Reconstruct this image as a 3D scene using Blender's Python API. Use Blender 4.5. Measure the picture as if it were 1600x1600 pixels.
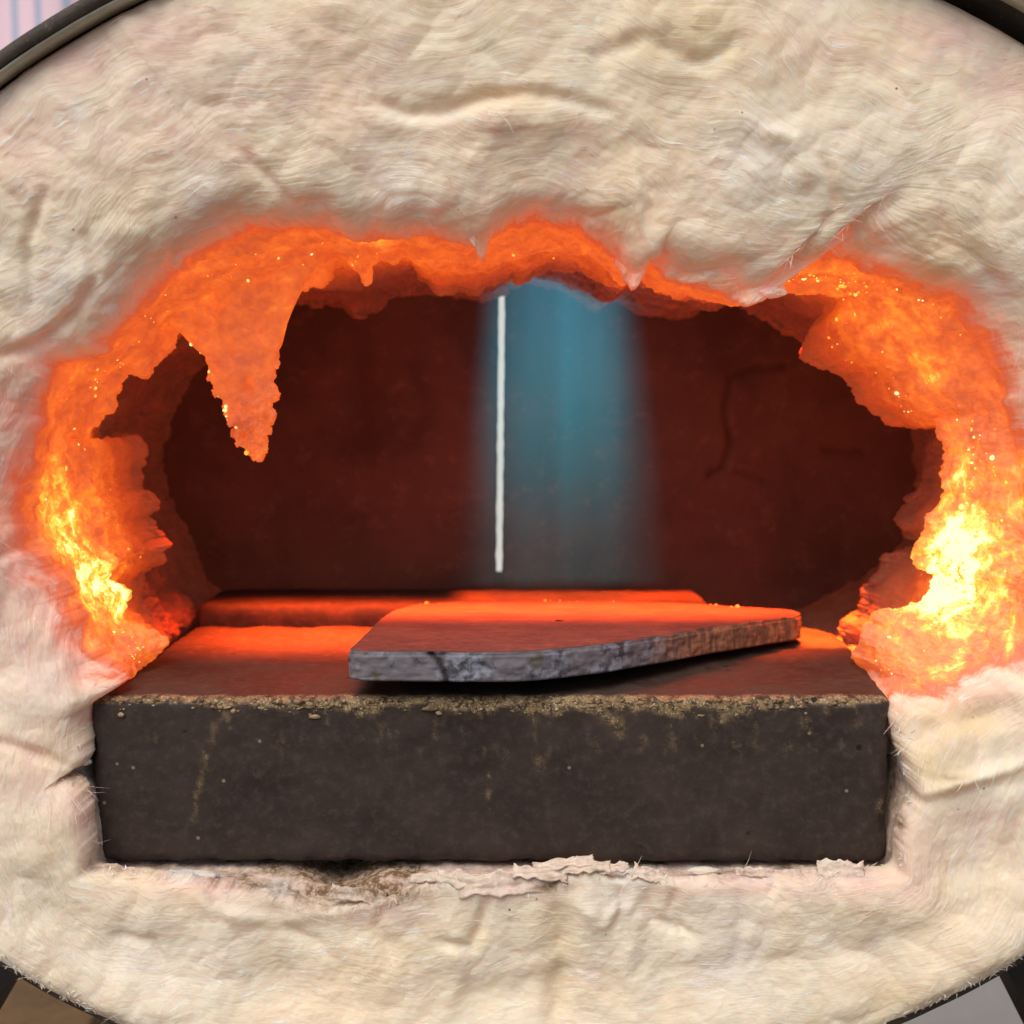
import bpy, bmesh, math, random
import numpy as np
from mathutils import Vector, Matrix, noise as mnoise

for o in list(bpy.data.objects):
    bpy.data.objects.remove(o)
S = bpy.context.scene
COL = S.collection
R = math.radians
random.seed(7)
RNG = np.random.default_rng(11)

# ------------------------------------------------------------------ camera, sky, sun, lamps
CAM_Y, CAM_Z, PITCH, FPX = -0.343, 0.40, R(5.0), 1900.0
cam = bpy.data.cameras.new('camera')
camo = bpy.data.objects.new('camera', cam)
COL.objects.link(camo)
camo.location = (0, CAM_Y, CAM_Z)
camo.rotation_euler = (R(90) - PITCH, 0, 0)
cam.sensor_width = 36
cam.lens = 36 * FPX / 1600
cam.clip_start = 0.01
cam.clip_end = 100
cam.dof.use_dof = True
cam.dof.focus_distance = 0.352
cam.dof.aperture_fstop = 14
S.camera = camo

SUN_EL, SUN_AZ = R(55), R(205)          # azimuth measured from +Y clockwise; behind the camera, to the left
W = bpy.data.worlds.new('World')
S.world = W
W.use_nodes = True
wn = W.node_tree
bg = wn.nodes['Background']
sky = wn.nodes.new('ShaderNodeTexSky')
sky.sky_type = 'NISHITA'
sky.sun_disc = False
sky.sun_elevation = SUN_EL
sky.sun_rotation = SUN_AZ
sky.air_density = 1.0
sky.dust_density = 3.0
sky.ozone_density = 0.6
bg.inputs['Strength'].default_value = 0.090
wn.links.new(sky.outputs[0], bg.inputs['Color'])

sun = bpy.data.lights.new('sun', 'SUN')
sun.energy = 2.3
sun.angle = R(50)
sun.color = (1.0, 0.93, 0.84)
suno = bpy.data.objects.new('sun', sun)
COL.objects.link(suno)
sd = Vector((math.sin(SUN_AZ) * math.cos(SUN_EL), math.cos(SUN_AZ) * math.cos(SUN_EL), math.sin(SUN_EL)))
suno.rotation_euler = sd.to_track_quat('Z', 'Y').to_euler()
suno.location = sd * 5


def area(name, x, y, z, sx, sy, energy, color, spread):
    l = bpy.data.lights.new(name, 'AREA')
    l.shape = 'RECTANGLE'
    l.size, l.size_y = sx, sy
    l.energy = energy
    l.color = color
    l.spread = R(spread)
    ob = bpy.data.objects.new(name, l)
    COL.objects.link(ob)
    ob.location = (x, y, z)
    return ob


# unseen area lamps added in the chamber for the orange glow on the hearth
area('hearth_fill', -0.002, 0.0935, 0.434, 0.240, 0.031, 1.25, (1.0, 0.085, 0.012), 36)
o_ = area('hearth_fill_soft', 0.0, 0.128, 0.428, 0.20, 0.02, 0.12, (1.0, 0.11, 0.04), 75)
o_.rotation_euler = (R(-38), 0, 0)
area('corner_fill', 0.114, 0.092, 0.362, 0.026, 0.038, 0.075, (1.0, 0.15, 0.015), 14)  # unseen lamp added to light the brick's corner in the hot fibre's stead

area('hearth_fill_rear', 0.030, 0.137, 0.432, 0.100, 0.024, 0.13, (1.0, 0.085, 0.012), 9)

S.view_settings.view_transform = 'Standard'
S.view_settings.look = 'None'
S.view_settings.exposure = 0.0
S.view_settings.gamma = 1.0
S.render.engine = 'CYCLES'
S.cycles.use_denoising = True
S.cycles.max_bounces = 8
S.cycles.volume_step_rate = 0.6
S.cycles.sample_clamp_indirect = 6.0


# ------------------------------------------------------------------ helpers
def ray(px, py):
    px = np.asarray(px, float); py = np.asarray(py, float)
    cx = (px - 800) / FPX; cy = (800 - py) / FPX
    c, s = math.cos(PITCH), math.sin(PITCH)
    return cx, c + cy * s, -s + cy * c


def at_y(px, py, Y):
    dx, dy, dz = ray(px, py)
    t = (np.asarray(Y, float) - CAM_Y) / dy
    return np.stack([dx * t, np.broadcast_to(Y, np.shape(t)) + 0 * t, CAM_Z + dz * t], -1)


def at_z(px, py, Z):
    dx, dy, dz = ray(px, py)
    t = (Z - CAM_Z) / dz
    return np.stack([dx * t, CAM_Y + dy * t, Z + 0 * t], -1)


def to_px(P):
    x = P[..., 0]; y = P[..., 1] - CAM_Y; z = P[..., 2] - CAM_Z
    c, s = math.cos(PITCH), math.sin(PITCH)
    f = y * c - z * s; u = y * s + z * c
    return 800 + FPX * x / f, 800 - FPX * u / f


PERM = RNG.permutation(256)
PERM = np.concatenate([PERM, PERM, PERM])
GA = RNG.uniform(0, 2 * np.pi, 256)
GX, GY = np.cos(GA), np.sin(GA)


def gnoise(x, y, seed=0, px=None):
    """2D gradient noise, about -0.7..0.7; px = period in x (integer cells)"""
    x = np.asarray(x, float) ; y = np.asarray(y, float)
    xi = np.floor(x).astype(np.int64); yi = np.floor(y).astype(np.int64)
    xf = x - xi; yf = y - yi
    u = xf * xf * xf * (xf * (xf * 6 - 15) + 10); v = yf * yf * yf * (yf * (yf * 6 - 15) + 10)

    def g(ix, iy, dx, dy):
        if px:
            ix = ix % px
        h = PERM[(PERM[(ix + seed * 37) & 255] + iy + seed * 17) & 255]
        return GX[h] * dx + GY[h] * dy
    a = g(xi, yi, xf, yf); b = g(xi + 1, yi, xf - 1, yf)
    c = g(xi, yi + 1, xf, yf - 1); d = g(xi + 1, yi + 1, xf - 1, yf - 1)
    return (a * (1 - u) + b * u) * (1 - v) + (c * (1 - u) + d * u) * v


def fbm(x, y, seed=0, oct=4, gain=0.5):
    s = 0; a = 1.0; f = 1.0
    for k in range(oct):
        s = s + a * gnoise(x * f, y * f, seed + k)
        a *= gain; f *= 2.03
    return s


def sstep(x, a, b):
    t = np.clip((x - a) / (b - a), 0, 1)
    return t * t * (3 - 2 * t)


def smooth_closed(a, n):
    k = np.exp(-0.5 * (np.arange(-3 * n, 3 * n + 1) / n) ** 2); k /= k.sum()
    m = 3 * n
    if a.ndim == 1:
        return np.convolve(np.concatenate([a[-m:], a, a[:m]]), k, 'valid')
    return np.stack([smooth_closed(a[:, i], n) for i in range(a.shape[1])], 1)


def smooth_open(a, n):
    k = np.exp(-0.5 * (np.arange(-3 * n, 3 * n + 1) / n) ** 2); k /= k.sum()
    m = 3 * n
    out = []
    for i in range(a.shape[1]):
        p = np.concatenate([np.repeat(a[0, i], m), a[:, i], np.repeat(a[-1, i], m)])
        out.append(np.convolve(p, k, 'valid'))
    return np.stack(out, 1)


def resample(pts, n, closed):
    p = np.asarray(pts, float)
    if closed:
        p = np.vstack([p, p[:1]])
    d = np.r_[0, np.cumsum(np.hypot(*np.diff(p, axis=0).T))]
    s = np.linspace(0, d[-1], n, endpoint=not closed)
    return np.stack([np.interp(s, d, p[:, i]) for i in range(p.shape[1])], 1)


def mesh_np(name, V, F, smooth=True):
    me = bpy.data.meshes.new(name)
    V = np.ascontiguousarray(V, np.float32).reshape(-1, 3)
    F = np.ascontiguousarray(F, np.int32)
    k = F.shape[1]
    me.vertices.add(len(V)); me.vertices.foreach_set('co', V.ravel())
    me.loops.add(F.size); me.loops.foreach_set('vertex_index', F.ravel())
    me.polygons.add(len(F))
    me.polygons.foreach_set('loop_start', np.arange(0, F.size, k, dtype=np.int32))
    me.polygons.foreach_set('loop_total', np.full(len(F), k, np.int32))
    me.polygons.foreach_set('use_smooth', np.full(len(F), smooth, bool))
    me.update(calc_edges=True)
    return me


def grid_faces(n, m, closed):
    """n columns (s) x m rows; vertex index = s*m + j"""
    i = np.arange(n if closed else n - 1)[:, None]; j = np.arange(m - 1)[None, :]
    i2 = (i + 1) % n
    return np.stack([i * m + j, i2 * m + j, i2 * m + j + 1, i * m + j + 1], -1).reshape(-1, 4)


def attr(me, name, vals):
    a = me.attributes.new(name, 'FLOAT', 'POINT')
    a.data.foreach_set('value', np.ascontiguousarray(vals, np.float32).ravel())


def attr_v(me, name, vals):
    a = me.attributes.new(name, 'FLOAT_VECTOR', 'POINT')
    a.data.foreach_set('vector', np.ascontiguousarray(vals, np.float32).ravel())


def link(name, me, mat, parent=None, label=None, cat=None, group=None, kind=None):
    ob = bpy.data.objects.new(name, me)
    COL.objects.link(ob)
    if mat is not None:
        me.materials.clear(); me.materials.append(mat)
    if parent is not None:
        ob.parent = parent
    for k, v in (('label', label), ('category', cat), ('group', group), ('kind', kind)):
        if v:
            ob[k] = v
    return ob


def empty(name, loc, label, cat):
    ob = bpy.data.objects.new(name, None)
    COL.objects.link(ob)
    ob.location = loc
    ob['label'] = label; ob['category'] = cat
    return ob


def box_mesh(name, lo, hi, bevel=0.002, seg=2):
    bm = bmesh.new()
    bmesh.ops.create_cube(bm, size=1)
    lo = Vector(lo); hi = Vector(hi)
    for v in bm.verts:
        v.co = Vector([lo[i] + (v.co[i] + .5) * (hi[i] - lo[i]) for i in range(3)])
    if bevel:
        bmesh.ops.bevel(bm, geom=bm.edges[:], offset=bevel, segments=seg, profile=.5, affect='EDGES')
    me = bpy.data.meshes.new(name)
    bm.to_mesh(me); bm.free()
    return me


def rounded_box(dims, res, rad):
    """points and quads of a box (centred, size dims) whose edges are rounded; welded at the seams"""
    h = np.array(dims) / 2
    bm = bmesh.new()
    n = [max(2, int(round(d / res))) for d in dims]
    for ax in range(3):
        b, c = (ax + 1) % 3, (ax + 2) % 3
        gb = np.linspace(-h[b], h[b], n[b] + 1); gc = np.linspace(-h[c], h[c], n[c] + 1)
        for sgn in (-1, 1):
            vs = []
            for q in gb:
                for w in gc:
                    p = [0, 0, 0]; p[ax] = sgn * h[ax]; p[b] = q; p[c] = w
                    vs.append(bm.verts.new(p))
            m = len(gc)
            for i in range(len(gb) - 1):
                for j in range(m - 1):
                    f = [vs[i * m + j], vs[(i + 1) * m + j], vs[(i + 1) * m + j + 1], vs[i * m + j + 1]]
                    bm.faces.new(f if sgn > 0 else f[::-1])
    bmesh.ops.remove_doubles(bm, verts=bm.verts[:], dist=res * .05)
    V = np.array([v.co[:] for v in bm.verts])
    bm.verts.index_update()
    F = np.array([[v.index for v in f.verts] for f in bm.faces])
    bm.free()
    q = np.clip(V, -(h - rad), h - rad)
    d = V - q
    L = np.linalg.norm(d, axis=1, keepdims=True)
    V = q + np.where(L > 1e-9, d / np.maximum(L, 1e-9) * np.minimum(L, rad), 0)
    return V, F


# ------------------------------------------------------------------ materials
class NT:
    def __init__(self, name):
        self.m = bpy.data.materials.new(name)
        self.m.use_nodes = True
        self.t = self.m.node_tree
        self.p = self.t.nodes['Principled BSDF']
        self.out = self.t.nodes['Material Output']

    def n(self, typ, **kw):
        nd = self.t.nodes.new(typ)
        for k, v in kw.items():
            setattr(nd, k, v)
        return nd

    def l(self, a, b):
        self.t.links.new(a, b)

    def val(self, sock, v):
        if isinstance(v, bpy.types.NodeSocket):
            self.l(v, sock)
        else:
            sock.default_value = v

    def math(self, op, a, b=0.0, c=None, clamp=False):
        nd = self.n('ShaderNodeMath', operation=op, use_clamp=clamp)
        self.val(nd.inputs[0], a); self.val(nd.inputs[1], b)
        if c is not None:
            self.val(nd.inputs[2], c)
        return nd.outputs[0]

    def attr(self, name, out='Fac'):
        return self.n('ShaderNodeAttribute', attribute_name=name).outputs[out]

    def noise(self, vec, scale, detail=4, rough=.55, dist=0.0, out='Fac'):
        nd = self.n('ShaderNodeTexNoise')
        if vec is not None:
            self.l(vec, nd.inputs['Vector'])
        nd.inputs['Scale'].default_value = scale; nd.inputs['Detail'].default_value = detail
        nd.inputs['Roughness'].default_value = rough; nd.inputs['Distortion'].default_value = dist
        return nd.outputs[out]

    def map(self, v, a, b, c=0.0, d=1.0, smooth=True):
        nd = self.n('ShaderNodeMapRange', interpolation_type='SMOOTHSTEP' if smooth else 'LINEAR')
        self.val(nd.inputs['Value'], v)
        for k, w in (('From Min', a), ('From Max', b), ('To Min', c), ('To Max', d)):
            nd.inputs[k].default_value = w
        return nd.outputs['Result']

    def mix(self, f, a, b, blend='MIX'):
        nd = self.n('ShaderNodeMix', data_type='RGBA', blend_type=blend)
        self.val(nd.inputs[0], f)
        for s, v in ((nd.inputs[6], a), (nd.inputs[7], b)):
            if isinstance(v, bpy.types.NodeSocket):
                self.l(v, s)
            else:
                s.default_value = (*v, 1)
        return nd.outputs[2]

    def ramp(self, f, stops, interp='LINEAR'):
        nd = self.n('ShaderNodeValToRGB')
        self.l(f, nd.inputs[0])
        cr = nd.color_ramp; cr.interpolation = interp
        while len(cr.elements) < len(stops):
            cr.elements.new(.5)
        for e, (p, c) in zip(cr.elements, stops):
            e.position = p; e.color = (*c, 1)
        return nd.outputs['Color']

    def bump(self, h, strength=.5, dist=.001, normal=None):
        nd = self.n('ShaderNodeBump')
        nd.inputs['Strength'].default_value = strength; nd.inputs['Distance'].default_value = dist
        self.l(h, nd.inputs['Height'])
        if normal is not None:
            self.l(normal, nd.inputs['Normal'])
        return nd.outputs[0]

    def pos(self):
        return self.n('ShaderNodeNewGeometry').outputs['Position']

    def obj(self):
        return self.n('ShaderNodeTexCoord').outputs['Object']

    def xyz(self, v):
        nd = self.n('ShaderNodeSeparateXYZ'); self.l(v, nd.inputs[0])
        return nd.outputs

    def scale(self, v, s):
        nd = self.n('ShaderNodeMapping'); self.l(v, nd.inputs[0]); nd.inputs['Scale'].default_value = s
        return nd.outputs[0]


BRICK_TOP = CAM_Z - 0.0834
BRICK_BOT = CAM_Z - 0.1326

# where the burner flame plays on the fibre: (pixel, depth) -> point, radius, heat added
HOT = [((122, 925), .030, .013, .26), ((168, 930), .045, .008, .26), ((95, 860), .030, .012, .16), ((85, 775), .025, .014, .12), ((120, 900), .035, .036, .13),
       ((1490, 865), .036, .012, .36), ((1435, 1000), .045, .014, .30), ((1500, 900), .040, .036, .13), ((1495, 740), .032, .010, .28), ((1445, 585), .034, .007, .20),
       ((1510, 980), .036, .020, .18), ((585, 378), .016, .006, .24), ((1400, 480), .030, .025, .08),
       ((1580, 850), .000, .030, .13), ((1570, 980), .0, .022, .14), ((60, 800), .0, .018, .10), ((88, 960), .0, .016, .12), ((1490, 1060), .002, .016, .16), ((165, 1040), .002, .014, .16), ((1420, 1075), .006, .012, .12)]


def heat_nodes(T, gain=1.0):
    """incandescence of the fibre: hottest where the flame strikes it, dimmer at the rear, carried onto the lip for light bleeding through"""
    P = T.obj()
    x, y, z = T.xyz(P)
    n1 = T.noise(P, 55, 5, .6, 1.0)
    n2 = T.noise(P, 240, 4, .65, .6)
    yy = T.math('ADD', y, T.math('MULTIPLY', T.math('SUBTRACT', n1, .5), .022))
    front = T.map(yy, -.0125, .017)  # emission spread over the cream lip, standing in for light through the wool
    rear = T.map(yy, .045, .100, 1.0, .10)
    h = T.math('MULTIPLY', T.math('MULTIPLY', front, rear), .56)
    hs = None
    for (px, py), Y, rad, amp in HOT:
        c = at_y(px, py, Y)
        d = T.n('ShaderNodeVectorMath', operation='DISTANCE')
        T.l(P, d.inputs[0]); d.inputs[1].default_value = tuple(c)
        q = T.math('MULTIPLY', T.math('MULTIPLY', d.outputs['Value'], d.outputs['Value']), -1 / (rad * rad))
        g = T.math('MULTIPLY', T.math('EXPONENT', q), amp)
        hs = g if hs is None else T.math('ADD', hs, g)
    hs = T.math('MULTIPLY', hs, T.map(yy, -.012, .010))
    mod = T.math('ADD', T.math('MULTIPLY', n1, 1.0), T.math('MULTIPLY', n2, .9))       # about 0.95 mean
    hs = T.math('MULTIPLY', hs, T.math('POWER', mod, 1.7))
    h = T.math('MULTIPLY', h, T.map(mod, .5, 1.4, .66, 1.30, False))
    h = T.math('ADD', h, hs)
    gate = T.map(z, BRICK_TOP - .016, BRICK_TOP + .006)
    h = T.math('MULTIPLY', h, gate)
    h = T.math('MULTIPLY', T.math('MULTIPLY', h, T.math('SUBTRACT', 1.0, T.attr('cold'))), gain, clamp=True)
    col = T.ramp(h, [(0, (0, 0, 0)), (.14, (.085, .013, .005)), (.30, (.24, .028, .006)), (.45, (.46, .046, .006)),
                     (.60, (.78, .115, .011)), (.74, (.98, .27, .018)), (.88, (1.0, .62, .06)), (1.0, (1.0, .92, .42))])
    st = T.map(h, .75, 1.0, 1.0, 1.5)
    return h, col, st


def fibre_mat(name, sss=.25, heat=True, gain=1.0):
    T = NT(name)
    P = T.obj()
    L = T.attr('layer', 'Vector')
    pink, olive, soot, white = (T.attr(k) for k in ('pink', 'olive', 'soot', 'white'))
    big = T.noise(P, 22, 4, .6)
    mid = T.noise(P, 90, 4, .6)
    streak = T.noise(T.scale(L, (55, 900, 1)), 1.0, 4, .6, .4)
    streak2 = T.noise(T.scale(L, (90, 2100, 1)), 1.0, 3, .6, .3)
    streak3 = T.noise(T.scale(L, (45, 1300, 1)), 1.0, 2, .5, .5)
    crest = T.math('MULTIPLY', T.map(T.math('ABSOLUTE', T.math('SUBTRACT', streak3, .5)), .0, .030, 1, 0), T.map(mid, .38, .6))
    col = T.mix(T.map(big, .35, .68), (.91, .74, .53), (.93, .82, .66))
    pk = T.math('ADD', pink, T.map(mid, .35, .75, -.20, .28), clamp=True)
    col = T.mix(T.math('MULTIPLY', pk, T.map(streak, .3, .7, .55, 1.0)), col, (.84, .52, .45))
    ol = T.math('ADD', olive, T.map(big, .45, .8, -.12, .30), clamp=True)
    col = T.mix(T.math('MULTIPLY', ol, .8), col, (.68, .53, .26))
    col = T.mix(T.math('MULTIPLY', T.math('ADD', white, T.map(mid, .58, .8, 0, .35), clamp=True), .8), col, (.84, .80, .74))
    col = T.mix(T.map(streak2, .52, .70, 0, .45), col, (.90, .86, .78))
    col = T.mix(T.math('MULTIPLY', crest, .65), col, (.94, .91, .85))
    col = T.mix(T.map(streak, .30, .46, .14, 0), col, (.70, .53, .37))
    stroke = T.math('MULTIPLY', T.map(T.noise(T.scale(L, (150, 760, 1)), 1.0, 3, .6, .8), .58, .68), T.map(T.noise(P, 45, 3), .45, .6))
    col = T.mix(T.math('MULTIPLY', stroke, .8), col, (.95, .93, .88))
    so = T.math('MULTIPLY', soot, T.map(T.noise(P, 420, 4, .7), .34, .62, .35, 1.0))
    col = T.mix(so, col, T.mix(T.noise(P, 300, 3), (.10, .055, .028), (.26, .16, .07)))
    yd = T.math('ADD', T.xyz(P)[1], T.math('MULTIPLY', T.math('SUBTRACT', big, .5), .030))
    darken = T.math('MULTIPLY', T.map(yd, .020, .055), T.map(T.xyz(P)[2], BRICK_TOP - .03, BRICK_TOP))  # base colour darkened with depth to offset daylight on the chamber walls
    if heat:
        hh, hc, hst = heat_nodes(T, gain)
        darken = T.math('MAXIMUM', darken, T.map(hh, .22, .52, 0, .85))  # also darkened under the glow so the emitted orange stays saturated
    col = T.mix(T.math('MULTIPLY', darken, .93), col, T.mix(T.map(mid, .35, .65), (.13, .035, .016), (.26, .080, .035)))
    # dark specks of scale stuck in the fibre
    v = T.n('ShaderNodeTexVoronoi'); T.l(P, v.inputs['Vector']); v.inputs['Scale'].default_value = 145
    rnd = T.xyz(v.outputs['Color'])
    sp = T.math('MULTIPLY', T.map(v.outputs['Distance'], .03, .075, 1, 0), T.math('GREATER_THAN', rnd[0], .78))
    sp = T.math('MULTIPLY', sp, T.map(T.noise(P, 12, 2), .38, .55))
    col = T.mix(T.math('MULTIPLY', sp, .8), col, (.13, .05, .04))
    T.l(col, T.p.inputs['Base Color'])
    T.p.inputs['Roughness'].default_value = .62
    T.p.inputs['Specular IOR Level'].default_value = .28
    h = T.math('ADD', T.math('ADD', T.math('MULTIPLY', streak, .6), T.math('MULTIPLY', streak2, .5)), T.math('MULTIPLY', crest, .35))
    h = T.math('ADD', h, T.math('MULTIPLY', stroke, .5))
    b1 = T.bump(h, .50, .0006)
    b2 = T.bump(T.noise(P, 900, 3, .7), .35, .0003, b1)
    T.l(b2, T.p.inputs['Normal'])
    if sss:
        T.p.inputs['Subsurface Weight'].default_value = sss
        T.p.inputs['Subsurface Radius'].default_value = (.0060, .0034, .0018)
        T.p.inputs['Subsurface Scale'].default_value = 1.0
    if heat:
        T.l(hc, T.p.inputs['Emission Color'])
        T.l(hst, T.p.inputs['Emission Strength'])
    T.m.cycles.emission_sampling = 'NONE'
    return T.m


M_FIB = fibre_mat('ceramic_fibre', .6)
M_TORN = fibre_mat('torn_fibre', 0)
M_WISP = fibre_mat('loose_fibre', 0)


def simple(name, color, rough=.7, nscale=60, var=.35, metal=0.0, bump=.3, bdist=.001, spec=.4):
    T = NT(name)
    P = T.obj()
    n = T.noise(P, nscale, 5, .62)
    n2 = T.noise(P, nscale * 6, 4, .65)
    a = tuple(c * (1 - var) for c in color); b = tuple(min(1, c * (1 + var)) for c in color)
    T.l(T.mix(T.map(T.math('ADD', T.math('MULTIPLY', n, .6), T.math('MULTIPLY', n2, .4)), .3, .7), a, b), T.p.inputs['Base Color'])
    T.p.inputs['Roughness'].default_value = rough
    T.p.inputs['Metallic'].default_value = metal
    T.p.inputs['Specular IOR Level'].default_value = spec
    T.l(T.bump(T.math('ADD', n, T.math('MULTIPLY', n2, .5)), bump, bdist), T.p.inputs['Normal'])
    return T


# hearth brick: dark glazed fireclay, ochre slag eaten into the front top arris
def brick_mat():
    T = NT('glazed_fireclay')
    P = T.obj()
    n = T.noise(P, 40, 5, .6); n2 = T.noise(P, 320, 4, .7); n3 = T.noise(P, 1500, 2, .6)
    col = T.mix(T.map(n, .3, .7), (.029, .019, .016), (.050, .034, .028))
    col = T.mix(T.map(n2, .45, .72, 0, .5), col, (.080, .058, .044))
    st = T.attr('stain')
    ocr = T.mix(T.map(n2, .35, .65), (.075, .048, .020), (.28, .19, .095))
    ocr = T.mix(T.map(n3, .52, .7), ocr, (.50, .38, .25))
    f = T.math('MULTIPLY', st, T.map(n2, .30, .55))
    col = T.mix(T.math('MINIMUM', f, 1.0), col, ocr)
    v = T.n('ShaderNodeTexVoronoi'); T.l(P, v.inputs['Vector']); v.inputs['Scale'].default_value = 160
    c = T.xyz(v.outputs['Color'])
    pit = T.math('MULTIPLY', T.map(v.outputs['Distance'], .10, .2, 1, 0), T.math('GREATER_THAN', c[0], .93))
    col = T.mix(pit, col, (.012, .008, .007))
    dot = T.math('MULTIPLY', T.map(v.outputs['Distance'], .05, .11, 1, 0), T.math('LESS_THAN', c[1], .05))
    col = T.mix(T.math('MULTIPLY', dot, .7), col, (.32, .25, .16))
    T.l(col, T.p.inputs['Base Color'])
    T.l(T.map(n, .3, .7, .62, .85), T.p.inputs['Roughness'])
    T.p.inputs['Specular IOR Level'].default_value = .3
    h = T.math('ADD', T.math('MULTIPLY', n2, .7), T.math('MULTIPLY', n3, .3))
    h = T.math('ADD', h, T.math('MULTIPLY', pit, -1.2))
    T.l(T.bump(h, .35, .0006), T.p.inputs['Normal'])
    return T.m


def slab_mat():
    T = NT('scaled_steel')
    P = T.obj()
    x, y, z = T.xyz(P)
    n = T.noise(P, 50, 5, .6); n2 = T.noise(P, 330, 5, .7); 
    top = T.mix(T.map(n, .3, .7), (.050, .032, .031), (.085, .050, .046))
    top = T.mix(T.map(T.noise(T.scale(P, (60, 420, 60)), 1, 4, .65), .5, .75, 0, .55), top, (.19, .09, .065))
    blue = T.mix(T.map(n2, .40, .60), (.07, .066, .08), (.25, .26, .32))
    blue = T.mix(T.map(T.noise(P, 120, 4, .6), .42, .62), blue, (.17, .15, .17))
    blue = T.mix(T.map(T.noise(P, 75, 3, .6), .60, .68, 0, .8), blue, (.10, .085, .04))
    warm = T.mix(T.map(T.noise(T.scale(P, (420, 420, 110)), 1, 4, .6), .40, .62), (.15, .075, .055), (.33, .165, .10))
    side = T.mix(T.map(T.math('ADD', x, T.math('MULTIPLY', T.math('SUBTRACT', n, .5), .03)), .034, .062), blue, warm)
    edge = T.attr('side')
    col = T.mix(edge, top, side)
    ck = T.attr('crack')
    col = T.mix(ck, col, (.02, .010, .007))
    T.l(col, T.p.inputs['Base Color'])
    T.l(T.map(n2, .3, .7, .55, .85), T.p.inputs['Roughness'])
    T.p.inputs['Specular IOR Level'].default_value = .28
    T.l(T.bump(T.math('ADD', T.math('MULTIPLY', n2, .8), n), .4, .0007), T.p.inputs['Normal'])
    return T.m


def flame_mat():
    T = NT('blue_flame')
    T.t.nodes.remove(T.p)
    P = T.obj()
    x, y, z = T.xyz(P)                       # local: z 0 (hearth) .. 1 (burner), x,y -1..1 at the widest
    zc = T.math('MINIMUM', T.math('MAXIMUM', z, 0.0), 1.0)
    Rz = T.map(zc, .0, 1.0, 1.0, .68, False)
    wob = T.math('MULTIPLY', T.math('SUBTRACT', T.noise(T.scale(P, (1, 1, 1.5)), 1.6, 2), .5), .10)
    xr = T.math('DIVIDE', T.math('ADD', x, wob), Rz)
    yr = T.math('DIVIDE', y, Rz)
    r2 = T.math('ADD', T.math('MULTIPLY', xr, xr), T.math('MULTIPLY', yr, yr))
    rad = T.map(r2, 0.12, 1.0, 1.0, 0.0)
    str_ = T.map(T.noise(T.scale(P, (3.6, 3.6, .35)), 1, 3, .55), .34, .66, .62, 1.22)
    up = T.math('ADD', T.math('MULTIPLY', T.map(zc, .02, .80), .78), .22)
    d = T.math('MULTIPLY', T.math('MULTIPLY', rad, str_), up)
    e = T.n('ShaderNodeEmission')
    T.l(T.ramp(zc, [(0, (.12, .36, .36)), (.35, (.02, .42, .50)), (1, (.02, .42, .60))]), e.inputs['Color'])
    T.l(T.math('MULTIPLY', d, 15.5), e.inputs['Strength'])
    a = T.n('ShaderNodeVolumeAbsorption')
    a.inputs['Color'].default_value = (.05, .5, .6, 1)
    T.l(T.math('MULTIPLY', d, 8.0), a.inputs['Density'])
    ad = T.n('ShaderNodeAddShader')
    T.l(e.outputs[0], ad.inputs[0]); T.l(a.outputs[0], ad.inputs[1])
    T.l(ad.outputs[0], T.out.inputs['Volume'])
    return T.m


def emit(name, col, st):
    T = NT(name)
    T.p.inputs['Base Color'].default_value = (.3, .12, .05, 1)
    T.p.inputs['Emission Color'].default_value = (*col, 1)
    T.p.inputs['Emission Strength'].default_value = st
    T.m.cycles.emission_sampling = 'NONE'
    return T.m


# ------------------------------------------------------------------ ground, far wall, cloth, bench
T = simple('packed_earth', (.20, .17, .14), .9, 6, .3)
me = mesh_np('ground', [(-40, -40, 0), (40, -40, 0), (40, 40, 0), (-40, 40, 0)], [[0, 1, 2, 3]])
BENCH = 0.09
GROUND = BENCH - 0.78
for v in me.vertices:
    v.co.z = GROUND
link('ground', me, T.m, kind='structure')

T = simple('lime_plaster', (.93, .89, .82), .9, 9, .05, bump=.2, bdist=.004)
link('plaster_wall', box_mesh('plaster_wall', (-2.6, 1.45, GROUND), (2.6, 1.60, 2.2), .01), T.m,
     label='pale plastered wall seen through the bright slit at the back', cat='wall')

# striped cloth hanging behind the forge, upper left
nx, nz = 160, 60
gx, gz = np.meshgrid(np.linspace(-1.15, -.36, nx), np.linspace(.55, 1.55, nz), indexing='ij')
gy = 1.22 + .018 * np.sin(gx * 38 + 1.2 * gz) + .01 * gnoise(gx * 9, gz * 3, 3)
V = np.stack([gx, gy, gz], -1)
me = mesh_np('striped_cloth', V.reshape(-1, 3), grid_faces(nx, nz, False))
attr(me, 'across', gx.ravel())
T = NT('striped_cotton')
a_ = T.attr('across')
ph = T.math('FRACT', T.math('MULTIPLY', a_, 1 / .0375))
stp = T.math('MULTIPLY', T.map(ph, .08, .30), T.map(ph, .36, .58, 1, 0))
T.l(T.mix(stp, (.93, .70, .80), (.42, .50, .66)), T.p.inputs['Base Color'])
T.p.inputs['Roughness'].default_value = .9
me.materials.append(T.m)
oc = link('striped_cloth', me, T.m, label='pink and blue striped cloth hanging behind the forge at upper left', cat='cloth')
sm = oc.modifiers.new('thick', 'SOLIDIFY'); sm.thickness = .0012

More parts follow.
